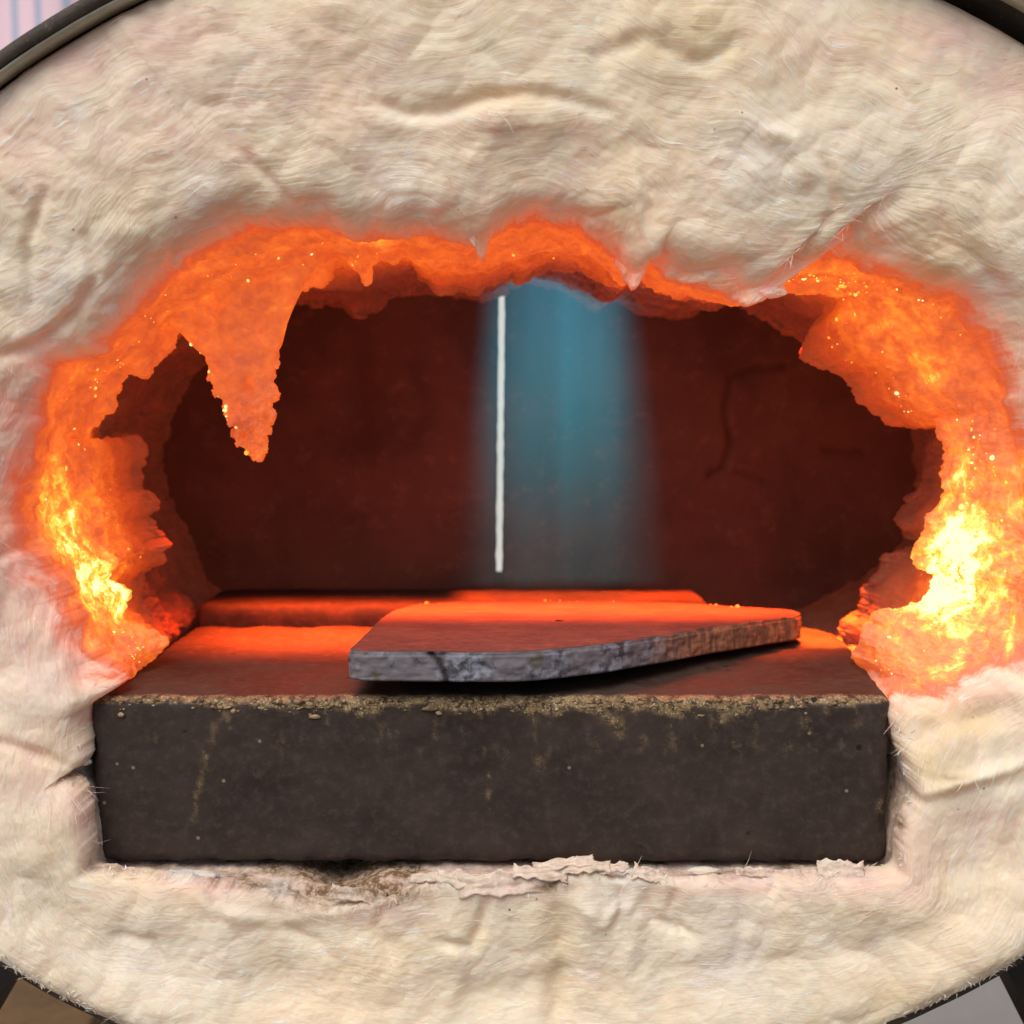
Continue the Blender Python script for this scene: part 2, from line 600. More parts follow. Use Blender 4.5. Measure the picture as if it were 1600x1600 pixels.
T = simple('oiled_wood', (.13, .072, .026), .6, 18, .3, bump=.3, bdist=.001)
bn = empty('workbench', (0, .06, GROUND), 'dark wooden workbench carrying the forge on its black legs', 'workbench')
ys = np.linspace(-.14, .235, 5)
for k in range(4):
    me = box_mesh('plank', (-.75, ys[k] + .002, BENCH - .035), (.95, ys[k + 1] - .002, BENCH), .002)
    o = link('plank', me, T.m, bn); o.location = (0, -.06, -GROUND)
for sx in (-.70, .84):
    for sy in (-.12, .16):
        o = link('leg', box_mesh('leg', (sx, sy, GROUND), (sx + .06, sy + .06, BENCH - .036), .003), T.m, bn)
        o.location = (0, -.06, -GROUND)
link('wooden_board', box_mesh('wooden_board', (-.66, -.06, BENCH + .0005), (-.20, .52, BENCH + .019), .002), T.m,
     label='brown wooden board lying under the forge at lower left', cat='board')
pw = bpy.data.objects['plaster_wall']
T = simple('grey_render', (.37, .355, .345), .85, 14, .08, bump=.2)
link('plinth', box_mesh('plinth', (-2.6, 1.41, GROUND), (2.6, 1.448, -.02), .004), T.m, pw, label='grey plinth at the foot of the wall')

# ------------------------------------------------------------------ forge shell
_p = np.array([(0, 79), (117, 0), (0, 1508), (158, 1600), (1600, 1509), (1403, 1600), (1600, -34), (1690, 14)], float)
_x = (_p[:, 0] - 800) / 1000; _y = (_p[:, 1] - 800) / 1000
cs = np.linalg.lstsq(np.c_[_x * _x, _x * _y, _y * _y, _x, _y], np.ones(len(_x)), rcond=None)[0]


def shell_r(th):
    c, d = np.cos(th), np.sin(th)
    a = cs[0] * c * c + cs[1] * c * d + cs[2] * d * d; b = cs[3] * c + cs[4] * d
    return 1000 * (-b + np.sqrt(b * b + 4 * a)) / (2 * a)


SY0 = -0.014
forge = empty('gas_forge', (0, .08, BENCH), 'dark oval steel forge shell on black legs, stuffed with ceramic fibre', 'forge')


def child(ob, root):
    ob.parent = root
    ob.location = -root.location


n = 360
th = np.linspace(0, 2 * np.pi, n, endpoint=False)
rr = shell_r(th)
ring = at_y(800 + rr * np.cos(th), 800 + rr * np.sin(th), SY0)
cen = np.array([0, 0, CAM_Z - .0])
dirn = ring - np.array([ring[:, 0].mean(), SY0, ring[:, 2].mean()]); dirn[:, 1] = 0
dirn /= np.linalg.norm(dirn, axis=1, keepdims=True)
TH = .0037
prof = [(0, 0.24), (0, .0007), (.0007, 0), (TH - .0007, 0), (TH, .0007), (TH, .24)]   # (inward, back)
V = np.stack([ring - dirn * (i_ + .0004 * gnoise(np.arange(n) / 6., np.full(n, k * 3.1), 5, 60)[:, None]) + np.array([0, 1, 0]) *
              (b_ + (0.0004 * gnoise(np.arange(n) / 4., np.full(n, k * 1.7), 6, 90) if b_ < .1 else np.zeros(n)))[:, None]
              for k, (i_, b_) in enumerate(prof)], 1)
F = grid_faces(n, len(prof), True)
T = NT('rusty_steel')
P = T.obj()
nn = T.noise(P, 60, 5, .65); n2 = T.noise(P, 500, 4, .7)
col = T.mix(T.map(nn, .35, .65), (.045, .034, .028), (.085, .066, .052))
col = T.mix(T.map(n2, .56, .72, 0, .8), col, (.22, .18, .14))
col = T.mix(T.map(T.noise(P, 35, 4), .58, .7, 0, .7), col, (.19, .07, .03))
T.l(col, T.p.inputs['Base Color']); T.p.inputs['Roughness'].default_value = .7
T.p.inputs['Metallic'].default_value = .25
T.l(T.bump(n2, .5, .0006), T.p.inputs['Normal'])
child(link('shell', mesh_np('shell', V.reshape(-1, 3), F[:, ::-1]), T.m, forge), forge)
# dusty galvanised band just inside the rim
prof = [(TH + .0002, .0012), (TH + .0009, .0010), (TH + .0010, .0075), (TH + .0002, .0075)]
V = np.stack([ring - dirn * i_ + np.array([0, b_, 0]) for i_, b_ in prof], 1)
T2 = simple('dusty_zinc', (.50, .47, .38), .5, 40, .2, metal=.1)
child(link('inner_band', mesh_np('inner_band', V.reshape(-1, 3), grid_faces(n, 4, True)), T2.m, forge), forge)
# legs: splayed flat bars
T3 = simple('black_paint', (.018, .016, .017), .5, 60, .3)
for px0, px1, yy in ((-75, -1, .02), (1592, 1, .02), (-75, -1, .17), (1592, 1, .17)):
    sgn = px1; sl_ = .52 if yy < .1 else .02
    top = at_y(104 if sgn < 0 else 1502, 1480, .02); 
    x0 = top[0] * (1 if yy < .1 else .55)
    zt = top[2] + (.02 if yy < .1 else -.035)
    pts = []
    for (dx, z) in ((0, zt), (sgn * (.028), zt), (sgn * (.028 + sl_ * (zt - BENCH)), BENCH + (.0008 if sgn > 0 else .0205)), (sgn * sl_ * (zt - BENCH), BENCH + (.0008 if sgn > 0 else .0205))):
        for y in (yy, yy + .02):
            pts.append((x0 + dx, y, z))
    Fq = [[0, 2, 4, 6], [1, 7, 5, 3], [0, 1, 3, 2], [2, 3, 5, 4], [4, 5, 7, 6], [6, 7, 1, 0]]
    child(link('leg', mesh_np('leg', pts, Fq, False), T3.m, forge), forge)

# ------------------------------------------------------------------ fibre lining: front blanket with its mouth
LIP = [(430, 352), (480, 350), (525, 355), (552, 372), (570, 376), (600, 368), (650, 362), (700, 368), (735, 380), (757, 382),
       (772, 360), (800, 345), (850, 339), (900, 350), (940, 370), (962, 395), (978, 425), (992, 442), (1001, 425), (1006, 398), (1022, 402),
       (1040, 428), (1070, 438), (1110, 446), (1150, 460), (1172, 468), (1196, 460), (1190, 440), (1172, 420), (1200, 412), (1240, 431), (1262, 415),
       (1276, 395), (1282, 350), (1296, 368), (1312, 392), (1345, 400), (1370, 420), (1405, 432), (1450, 446), (1505, 472),
       (1548, 520), (1585, 590), (1612, 680), (1630, 770), (1634, 850), (1626, 920), (1602, 990), (1552, 1042), (1490, 1066), (1450, 1080), (1428, 1098),
       (1412, 1090), (1398, 1100), (1400, 1150), (1412, 1190), (1425, 1235), (1408, 1268), (1398, 1300), (1398, 1354), (1350, 1357),
       (1290, 1353), (1220, 1358), (1150, 1360), (1050, 1364), (1000, 1362), (950, 1356), (905, 1349), (870, 1358), (820, 1364), (760, 1366),
       (700, 1368), (655, 1368), (600, 1392), (545, 1408), (500, 1404), (470, 1398), (440, 1388), (400, 1378), (330, 1366),
       (260, 1360), (200, 1352), (146, 1348), (149, 1300), (147, 1265), (138, 1235), (122, 1212), (100, 1206), (128, 1198), (137, 1180),
       (133, 1130), (142, 1098), (188, 1070), (160, 1048), (132, 1010), (110, 965), (88, 920), (66, 880), (44, 850), (30, 805), (34, 760),
       (46, 700), (56, 650), (70, 605), (92, 568), (150, 545), (200, 492), (255, 436), (300, 402), (340, 378), (385, 355)]
NS, NF, NB = 2600, 250, 84
lip_px = resample(LIP, NS, True)
lip_px = smooth_closed(lip_px, 3)
CX, CY = 786., 800.
# outer point by angle on the shell's inside
sm_px = smooth_closed(resample(LIP, NS, True), 40)
ang = np.unwrap(np.arctan2(sm_px[:, 1] - CY, sm_px[:, 0] - CX))
ang = np.maximum.accumulate(ang)
ang = ang + np.linspace(0, 1e-3, NS)
so = shell_r(np.mod(ang, 2 * np.pi))
# conic is centred on (800, 800)
out_px = np.stack([800 + so * np.cos(ang), 800 + so * np.sin(ang)], 1)
out_px = smooth_closed(out_px, 12)
angv = np.mod(ang, 2 * np.pi)
topness = -np.sin(angv)                 # +1 straight up, -1 straight down
bottomness = smooth_closed(sstep(-topness, .30, .62), 20)
lipw = at_y(lip_px[:, 0], lip_px[:, 1], -.0085 * bottomness)[:, [0, 2]]
smw = at_y(sm_px[:, 0], sm_px[:, 1], -.0085 * bottomness)[:, [0, 2]]
outw = at_y(out_px[:, 0], out_px[:, 1], SY0)[:, [0, 2]]
oc_ = outw - outw.mean(0); oc_ /= np.linalg.norm(oc_, axis=1, keepdims=True)
gap = smooth_closed(np.where(topness > .25, -.0006 + .0042 * sstep(topness, .15, .6) * sstep(np.cos(angv), .3, .7), -0.0010), 60)
outw = outw - oc_ * (TH + .0012 + gap)[:, None]
per = np.r_[0, np.cumsum(np.hypot(*np.diff(np.vstack([smw, smw[:1]]), axis=0).T))]
PER = per[-1]; arc = per[:-1]
nper = int(round(PER / .010))

tt = np.linspace(0, 1, NF) ** 1.25
Ls = np.hypot(*(outw - smw).T)
jag = lipw - smw
# fine torn edge
ed = fbm(arc / .007, arc * 0 + 3.3, 21, 5, .6) * .0017
sideness = smooth_closed(np.abs(np.cos(angv)) ** 2, 30)
Rl = .011 + .007 * sideness - .0095 * bottomness            # lip rounding radius
Rl = smooth_closed(Rl, 20)
v_mm = tt[None, :] * Ls[:, None]                            # radial distance from the lip
base = smw[:, None, :] * (1 - tt[None, :, None]) + outw[:, None, :] * tt[None, :, None]
dec = np.exp(-(v_mm / .014) ** 1.3)
base = base + jag[:, None, :] * dec[..., None]
rd = outw - smw; rd /= np.linalg.norm(rd, axis=1, keepdims=True)
base = base + rd[:, None, :] * (ed[:, None] * np.exp(-v_mm / .004))[..., None]
yfront = -.004 - .006 * np.sin(np.pi * np.clip(tt, 0, 1)) ** .8
k = np.clip(1 - v_mm / Rl[:, None], 0, 1)
ylip = Rl[:, None] * (1 - np.sqrt(np.clip(1 - k * k, 0, 1)))
outer_y = np.where(topness > 0, -.003 + .0055 * sstep(topness, .15, .5) * sstep(np.cos(angv), .1, .6), -.011 * sstep(-topness, .2, .7))
outer_y = smooth_closed(outer_y, 40)
d_out = Ls[:, None] * (1 - tt[None, :])
kk = np.clip(1 - d_out / .004, 0, 1)
yf = yfront[None, :] + ylip + outer_y[:, None] * sstep(tt, .45, 1)[None, :] + .004 * (1 - np.sqrt(np.clip(1 - kk * kk, 0, 1))) * (topness > -.2)[:, None]
yf = yf - .010 * bottomness[:, None] * np.exp(-v_mm / .03)
front = np.stack([base[..., 0], yf, base[..., 1]], -1)      # NS x NF x 3, row 0 at the lip

# chamber wall behind the lip
q = np.linspace(0, 1, NB + 1)[1:]
ylip0 = yf[:, :1]
depth = ylip0 + (.178 - ylip0) * q[None, :] ** 1.15
flare = smooth_closed(.010 * sideness + .012 * sideness * (np.cos(angv) > 0) * (topness > -.2) - .004 * np.clip(topness, 0, 1), 60)
rim = front[:, 0, :][:, [0, 2]]
rims = smooth_closed(rim, 14)
blend = np.exp(-((depth - ylip0) / .0035))
wall2 = rim[:, None, :] * blend[..., None] + (rims)[:, None, :] * (1 - blend[..., None]) + rd[:, None, :] * (flare[:, None] * sstep(depth, .01, .12) + .002 * (1 - blend))[..., None]
# under the brick the blanket climbs to its lower face, but for the dark hollow left of the middle
lpx = lip_px[:, 0]
hollow = np.exp(-((lpx - 528) / 50) ** 2)
rise = bottomness[:, None] * sstep(depth - ylip0, .001, .012) * (1 - .85 * hollow[:, None] * sstep(depth - ylip0, .006, .012)) * smooth_closed((lip_px[:, 1] > 1330) * 1.0, 6)[:, None]
wall2[..., 1] += (BRICK_BOT - .0020 - wall2[..., 1]) * np.clip(rise, 0, 1)
back = np.stack([wall2[..., 0], depth, wall2[..., 1]], -1)
G = np.concatenate([back[:, ::-1, :], front], 1)            # rows: deep -> lip -> shell
NR = NB + NF
dU = np.roll(G, -1, 0) - np.roll(G, 1, 0)
dV = np.gradient(G, axis=1)
N_ = np.cross(dU, dV)
N_ /= np.maximum(np.linalg.norm(N_, axis=2, keepdims=True), 1e-12)
if N_[:, NB + NF // 2, 1].mean() > 0:
    N_ = -N_
# smooth normals a little along s so the torn edge does not shatter
for c in range(3):
    a = N_[..., c]
    N_[..., c] = sum(np.roll(a, s, 0) for s in range(-6, 7)) / 13
N_ /= np.maximum(np.linalg.norm(N_, axis=2, keepdims=True), 1e-12)

X, Y_, Z = G[..., 0] * 1e3, G[..., 1] * 1e3, G[..., 2] * 1e3        # mm
vv = np.concatenate([-(np.abs(depth - ylip0))[:, ::-1], v_mm], 1) * 1e3
uu = np.broadcast_to((arc * 1e3)[:, None], vv.shape)
Xs = X + .6 * Y_; Zs = Z - .5 * Y_
PXm, PYm = to_px(G)
# folded layers: iso-lines of phi run round the shell and buckle
warp = 13.0 * fbm(Xs / 46, Zs / 46, 31, 2) + 4.0 * fbm(Xs / 17, Zs / 17, 33, 2) * sstep(gnoise(Xs / 50, Zs / 50, 39), -.2, .3) + .5 * gnoise(Xs / 4.0, Zs / 4.0, 36)
phi = vv + warp


def blob(cx, cy, r, sx=1.0):
    return np.exp(-(((PXm - cx) / (r * sx)) ** 2 + ((PYm - cy) / r) ** 2))


fm = np.concatenate([np.zeros((NS, NB)), np.ones((NS, NF))], 1)
fm = sstep(vv, -2., 6.)
calm = sstep(fbm(Xs / 26, Zs / 26, 41, 3), -.25, .25)
s1 = gnoise(uu / 24, phi / 1.25, 51); s2 = gnoise(uu / 26, phi / 2.6, 52)
rid = 1 - 2.2 * np.abs(s1)
st = np.floor(phi / 5.5 + .8 * fbm(Xs / 15, Zs / 15, 55, 2))
fr = phi / 5.5 + .8 * fbm(Xs / 15, Zs / 15, 55, 2) - st
saw = np.where(fr < .84, fr / .84, (1 - fr) / .16)
lump = 3.4 * fbm(Xs / 42, Zs / 42, 61, 2) + 1.9 * np.abs(fbm(Xs / 19, Zs / 19, 63, 2)) + .55 * fbm(Xs / 7, Zs / 7, 66, 3)
fuzz = 1 - .6 * np.clip(-topness, 0, 1)[:, None]
disp_f = lump + fuzz * (.15 + .85 * calm) * (.15 * rid + .16 * s2) + (1 - fuzz) * (.45 * np.abs(fbm(Xs / 5, Zs / 5, 73, 4, .6)) + .12 * fbm(Xs / .9, Zs / .9, 75, 2)) + .16 * (saw - .5) * sstep(fbm(Xs / 20, Zs / 20, 79, 2), .1, .5) + .05 * fbm(Xs / 1.3, Zs / 1.3, 71, 2)
# big folds seen in the blanket: creases (negative) and ridges (positive)
CREASE = [([(588, 158), (640, 178), (700, 172), (760, 152), (830, 145), (905, 160), (945, 172)], 13, -2.3),
          ([(600, 190), (700, 200), (800, 190), (930, 200)], 18, .8),
          ([(930, 90), (1010, 60), (1100, 100), (1150, 60)], 16, -1.6),
          ([(70, 300), (40, 380), (50, 470)], 10, -1.6), ([(135, 370), (150, 430), (120, 490), (60, 540), (0, 560)], 11, -2.4),
          ([(380, 240), (430, 290), (460, 320)], 10, -1.2),
          ([(870, 1430), (880, 1500), (868, 1600)], 18, -3.2), ([(760, 1400), (750, 1450), (735, 1480), (690, 1470)], 9, -2.6),
          ([(0, 1160), (60, 1180), (130, 1205)], 9, -2.6), ([(1600, 1100), (1500, 1120), (1430, 1150)], 22, -3.0),
          ([(1600, 1190), (1500, 1220), (1440, 1240), (1410, 1290)], 12, 2.4),
          ([(1470, 370), (1520, 400), (1560, 450)], 22, -2.4), ([(1180, 200), (1240, 220), (1260, 280)], 14, 1.8),
          ([(1290, 250), (1310, 330), (1285, 350)], 10, -2.0), ([(990, 230), (1000, 330), (1020, 400)], 10, 1.2),
          ([(180, 1460), (240, 1470), (262, 1520)], 8, -1.4), ([(270, 1330), (330, 1420), (420, 1440), (520, 1430)], 12, 1.5),
          ([(900, 1400), (940, 1440), (1000, 1400)], 12, 1.6), ([(1000, 1380), (1020, 1440), (1080, 1460)], 8, -1.4),
          ([(60, 850), (30, 850), (0, 870)], 10, -2.4), ([(600, 1405), (590, 1450), (612, 1500)], 9, -1.5), ([(960, 1365), (975, 1410), (955, 1450)], 8, -1.6), ([(1062, 1370), (1050, 1420), (1075, 1470)], 8, -1.4), ([(1150, 1365), (1160, 1440), (1140, 1520)], 12, -1.3), ([(1290, 1365), (1310, 1400)], 8, -1.3), ([(1210, 1365), (1200, 1400)], 8, -1.2),
          ([(420, 1400), (440, 1450), (500, 1480)], 10, -1.2), ([(330, 1400), (350, 1440)], 8, -1.0), ([(1000, 1440), (980, 1500), (1000, 1580)], 16, 1.3), ([(700, 1440), (720, 1520), (690, 1600)], 16, 1.0), ([(30, 950), (90, 1020), (120, 1100)], 20, 1.6)]
for pts, w, amp in CREASE:
    p = resample(pts, 160, False)
    sel = (PXm > p[:, 0].min() - 4 * w) & (PXm < p[:, 0].max() + 4 * w) & (PYm > p[:, 1].min() - 4 * w) & (PYm < p[:, 1].max() + 4 * w) & (fm > .01)
    a, b = PXm[sel], PYm[sel]
    d2 = np.full(a.shape, 1e9); ti = np.zeros(a.shape)
    for i_, (x_, y_) in enumerate(p):
        d = (a - x_) ** 2 + (b - y_) ** 2
        m = d < d2
        d2[m] = d[m]; ti[m] = i_ / 159
    disp_f[sel] += amp * np.exp(-d2 / (w * w)) * np.sqrt(np.clip(np.sin(np.pi * (.06 + .88 * ti)), 0, 1)) * (1 + .5 * gnoise(a / 40, b / 40, 77))
edge_fade = sstep(np.concatenate([np.full((NS, NB), 1.), d_out * 1e3], 1), 0.0, 5.0) * .9 + .1
disp_f = disp_f * fm * edge_fade
# bottom ledge stays close to the brick
dep_mm = np.concatenate([(depth - ylip0)[:, ::-1], np.zeros((NS, NF))], 1) * 1e3
uw, dw = uu / 10, Y_
lumpb = 4.2 * fbm(uu / 16, Y_ / 14, 81, 3) + 2.0 * np.abs(fbm(uu / 5, Y_ / 5, 84, 3)) + .7 * fbm(uu / 1.6, Y_ / 1.6, 86, 3)
near_brick = bottomness[:, None]
disp_b = lumpb * sstep(dep_mm, 0, 9) * (1 - .9 * near_brick) + near_brick * sstep(dep_mm, 0, 4) * (.6 * fbm(uu / 5, Y_ / 5, 91, 4, .6) + .5 * np.abs(fbm(uu / 1.8, Y_ / 1.8, 94, 3)))
disp = (disp_f + disp_b) * 1e-3
lipdamp = 1 - .75 * near_brick * np.exp(-np.abs(vv) / 5)
disp *= lipdamp
G = G + N_ * disp[..., None]

NE = 10
ext = G[:, -1:, :] + np.array([0, .20, 0]) * (np.linspace(0, 1, NE + 1)[1:] ** 2)[None, :, None]
GE = np.concatenate([G, ext], 1)
front_me = mesh_np('front_blanket', GE.reshape(-1, 3), grid_faces(NS, NR + NE, True))


def patches(lst, px, py):
    s = np.zeros(px.shape)
    for (cx, cy, r, sx, amp) in lst:
        s = np.maximum(s, amp * np.exp(-(((px - cx) / (r * sx)) ** 2 + ((py - cy) / r) ** 2)))
    return s


PINK = [(110, 90, 60, 1.6, .8), (250, 60, 60, 2, .8), (40, 220, 110, 1, .6), (250, 190, 150, 1.4, .42), (480, 120, 110, 1.6, .38), (560, 190, 70, 1.2, .35), (1490, 50, 45, 2, .8),
        (1570, 130, 60, 1, .75), (20, 680, 150, .8, .85), (20, 930, 110, 1, .95), (95, 1010, 90, .8, .95), (170, 1080, 40, 1, .6), (60, 1200, 110, 1, .45), (128, 1270, 60, .7, .8),
        (330, 1378, 24, 4, .95), (470, 1395, 22, 3, .7), (600, 1420, 22, 4, .55), (800, 1385, 26, 3, .8), (1010, 1395, 30, 2, .5), (1150, 1378, 26, 4, .8), (1330, 1375, 30, 3, .9), (1430, 1340, 90, .7, .65),
        (1520, 1085, 40, 2, .8), (1520, 1290, 60, 1.6, .42), (740, 210, 40, 3, .28), (1250, 60, 60, 2, .35)]
OLIVE = [(1080, 60, 80, 1.5, .75), (1140, 90, 40, 1.2, .7), (780, 152, 22, 6, .55), (1480, 400, 75, .9, .8), (1500, 1130, 45, 2, .8), (872, 1500, 90, .35, .6), (735, 1460, 40, .8, .4), (45, 380, 60, .5, .4),
         (1470, 1190, 60, .9, .7), (200, 330, 90, 1.6, .2), (640, 1500, 80, 2, .25), (80, 1330, 50, 1, .35), (970, 330, 26, 1.5, .6), (1560, 1500, 40, 1.4, .5), (1430, 1560, 30, 3, .5), (1250, 390, 50, 2, .3)]
WHITE = [(100, 430, 70, 1, .6), (60, 1080, 60, 1, .5), (1160, 250, 70, 1.2, .5), (600, 290, 60, 3, .4), (1540, 455, 36, 1.5, .9), (200, 1480, 70, 2, .5), (960, 1400, 34, 1.4, .6), (1150, 1500, 70, 1, .5), (320, 290, 50, 1, .5),
         (1200, 460, 18, 1, .9), (120, 175, 18, .8, 1.0), (42, 176, 7, 1, .9), (290, 1368, 15, 2.2, 1.0), (440, 1385, 22, 1.2, 1.0), (985, 1375, 20, 1.6, .7), (1520, 1560, 30, 2, .3), (1130, 1420, 60, 1, .4), (100, 30, 20, 3, .3)]
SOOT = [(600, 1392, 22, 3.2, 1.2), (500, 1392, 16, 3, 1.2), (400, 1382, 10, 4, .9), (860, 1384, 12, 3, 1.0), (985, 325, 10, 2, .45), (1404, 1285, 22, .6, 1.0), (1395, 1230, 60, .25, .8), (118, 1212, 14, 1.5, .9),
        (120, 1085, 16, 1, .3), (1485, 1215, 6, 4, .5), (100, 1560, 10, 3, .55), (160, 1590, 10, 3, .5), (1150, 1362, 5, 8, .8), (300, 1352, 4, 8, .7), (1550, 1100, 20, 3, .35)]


def fibre_attrs(me, V, layer, soot=0, pink=0, white=0):
    px, py = to_px(V)
    attr(me, 'pink', np.maximum(patches(PINK, px, py), pink)); attr(me, 'olive', patches(OLIVE, px, py))
    attr(me, 'white', np.maximum(patches(WHITE, px, py), white)); attr(me, 'soot', np.maximum(patches(SOOT, px, py), soot))
    attr_v(me, 'layer', layer)


Gf = GE.reshape(-1, 3)
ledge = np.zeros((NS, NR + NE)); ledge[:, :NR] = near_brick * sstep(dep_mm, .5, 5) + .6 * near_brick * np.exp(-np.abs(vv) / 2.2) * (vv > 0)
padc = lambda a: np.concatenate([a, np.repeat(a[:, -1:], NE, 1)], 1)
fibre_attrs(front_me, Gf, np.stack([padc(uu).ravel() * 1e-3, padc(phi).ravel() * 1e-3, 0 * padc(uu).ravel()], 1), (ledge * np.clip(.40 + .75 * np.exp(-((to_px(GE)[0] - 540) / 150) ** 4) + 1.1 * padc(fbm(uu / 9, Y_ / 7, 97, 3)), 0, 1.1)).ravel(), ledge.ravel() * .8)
attr(front_me, 'cold', np.concatenate([np.zeros((NS, NB)), np.repeat(sstep(tt, .35, .6)[None], NS, 0), np.ones((NS, NE))], 1))
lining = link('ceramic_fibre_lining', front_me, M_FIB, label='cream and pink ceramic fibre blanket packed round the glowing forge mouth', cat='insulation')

# ------------------------------------------------------------------ torn inner layers of fibre
lip_ang_src = np.arctan2(sm_px[:, 1] - 720, sm_px[:, 0] - 790)
oidx = np.argsort(lip_ang_src)


def lip_at(px, py, grow):
    """mouth outline (pixels) in the direction of a pixel, pushed outwards"""
    a = np.arctan2(py - 720, px - 790)
    la = lip_ang_src[oidx]
    rx = np.interp(a, la, sm_px[oidx, 0], period=2 * np.pi); ry = np.interp(a, la, sm_px[oidx, 1], period=2 * np.pi)
    r = np.hypot(rx - 790, ry - 720) + grow
    return 790 + r * np.cos(a), 720 + r * np.sin(a)


def torn(name, pts, ytip, yroot, seed, thick=.006, jag=.0022, grow=14, ns=None, label=None, curl=.5, amp=1.0, mat=None, taper=0):
    L = np.hypot(*np.diff(np.asarray(pts, float), axis=0).T).sum()
    ns = ns or int(L / 1.3)
    p = resample(pts, ns, False)
    tip = at_y(p[:, 0], p[:, 1], ytip)
    ps = smooth_open(p, max(3, ns // 26))
    gx_, gy_ = lip_at(ps[:, 0], ps[:, 1], grow)
    root = at_y(gx_, gy_, yroot)
    s = np.r_[0, np.cumsum(np.linalg.norm(np.diff(tip, axis=0), axis=1))]
    inw = tip - root; inw[:, 1] = 0
    ln = np.linalg.norm(inw, axis=1, keepdims=True); inw = inw / np.maximum(ln, 1e-9)
    jj = fbm(s / .009, s * 0 + seed * 1.7, seed, 4, .5) * jag * 1.4
    tip = tip + inw * jj[:, None]
    tip[:, 1] += fbm(s / .012, s * 0 + 5 + seed, seed + 3, 3) * .006
    if taper:
        e = 1 - sstep(np.minimum(s, s[-1] - s), 0, taper)
        tip[:, 1] += .014 * e; root[:, 1] += .022 * e
    nf, nbk = 46, 22
    w = np.linspace(0, 1, nf)
    yprof = w ** (1 + curl)
    tips = smooth_open(tip, max(4, ns // 34))
    f = root[:, None, :] * (1 - w[None, :, None]) + tips[:, None, :] * w[None, :, None]
    f[..., 1] = root[:, None, 1] + (tips[:, None, 1] - root[:, None, 1]) * yprof[None, :]
    wl = np.linalg.norm(tips - root, axis=1)
    f = f + (tip - tips)[:, None, :] * np.exp(-(1 - w)[None, :] * wl[:, None] / .005)[..., None]
    # tip rounds over and the back runs out to the wall
    th_ = np.linspace(0, np.pi, 8)[1:]
    hw = thick * .5 * (1 + .5 * gnoise(s / .01, s * 0 + 9, seed + 5))[:, None]
    tipc = tip[:, None, :] + np.array([0, 1, 0]) * (hw * (1 - np.cos(th_))[None, :])[..., None] + inw[:, None, :] * (hw * .55 * np.sin(th_)[None, :])[..., None]
    wb = np.linspace(1, 0, nbk)[1:]
    b = root[:, None, :] * (1 - wb[None, :, None]) + tipc[:, -1:, :] * wb[None, :, None] - (tip - tips)[:, None, :] * (wb * (1 - wb))[None, :, None]
    b[..., 1] = tipc[:, -1:, 1] + (1 - wb[None, :]) * .010
    Gt = np.concatenate([f, tipc, b], 1)
    m = Gt.shape[1]
    U = s[:, None] * 1e3 + np.zeros((1, m)); Vr = np.cumsum(np.r_[0, np.linalg.norm(np.diff(Gt[ns // 2], axis=0), axis=1)])[None, :] * 1e3 + 0 * U
    nrm = np.cross(np.gradient(Gt, axis=0), np.gradient(Gt, axis=1)); nrm /= np.maximum(np.linalg.norm(nrm, axis=2, keepdims=True), 1e-12)
    if nrm[:, nf // 2, 1].mean() > 0:
        nrm = -nrm
    for c in range(3):
        a = nrm[..., c]; nrm[..., c] = sum(np.pad(a, ((4, 4), (0, 0)), 'edge')[4 + k_:4 + k_ + ns] for k_ in range(-4, 5)) / 9
    wr = 3 * fbm(U / 14, Vr / 14, seed + 11, 2)
    dd = 1.9 * fbm(U / 13, Vr / 11, seed + 12, 3) + 1.3 * np.abs(fbm(U / 4.5, (Vr + wr) / 4, seed + 14, 3)) + .45 * gnoise(U / 2.2, (Vr + wr) / .9, seed + 16) + .4 * fbm(U / 1.1, Vr / 1.1, seed + 17, 2)
    dd *= sstep(np.linspace(0, 1, m), 0, .12)[None, :]
    # keep the ragged thin edge
    Gt = Gt + nrm * (dd * amp * 1e-3)[..., None]
    me = mesh_np(name, Gt.reshape(-1, 3), grid_faces(ns, m, False))
    fibre_attrs(me, Gt.reshape(-1, 3), np.stack([U.ravel() * 1e-3, (Vr + wr).ravel() * 1e-3, 0 * U.ravel()], 1))
    return link(name, me, mat or M_TORN, lining, label=label), Gt


TORN = []
TORN.append(torn('torn_layer', [(78, 850), (96, 760), (112, 702), (150, 660), (172, 612), (186, 578), (215, 580), (250, 540), (265, 505), (300, 490), (360, 470), (430, 452),
                 (470, 448), (500, 430), (506, 402), (520, 392), (546, 402), (558, 420), (567, 436), (577, 436), (581, 412), (600, 405), (615, 410), (625, 394), (650, 384), (690, 376), (735, 384)],
                 .045, .010, 101, label='bright orange torn curtain of fibre under the upper left lip'))
TORN.append(torn('torn_layer', [(640, 390), (655, 428), (680, 446), (705, 454), (740, 449), (780, 438), (800, 430), (808, 436), (818, 436), (822, 428), (850, 420), (900, 410), (935, 404), (950, 412), (985, 430), (1010, 426)],
                 .075, .012, 131))
TORN.append(torn('torn_layer', [(420, 478), (470, 462), (490, 472), (505, 470), (540, 480), (562, 487), (580, 480), (605, 465), (630, 450), (655, 432), (720, 425), (800, 420), (900, 420), (950, 418), (1010, 432), (1050, 440), (1100, 452), (1150, 466), (1200, 492), (1240, 520), (1275, 552), (1330, 585)],
                 .120, .014, 151, label='dim brown red layer of fibre deep under the roof'))
TORN.append(torn('torn_layer', [(1185, 440), (1220, 447), (1280, 462), (1296, 470), (1276, 515), (1268, 552), (1280, 562), (1300, 575), (1325, 590), (1345, 608), (1350, 628), (1375, 640), (1392, 656), (1420, 665), (1455, 669), (1472, 650), (1500, 640)],
                 .070, .012, 171))
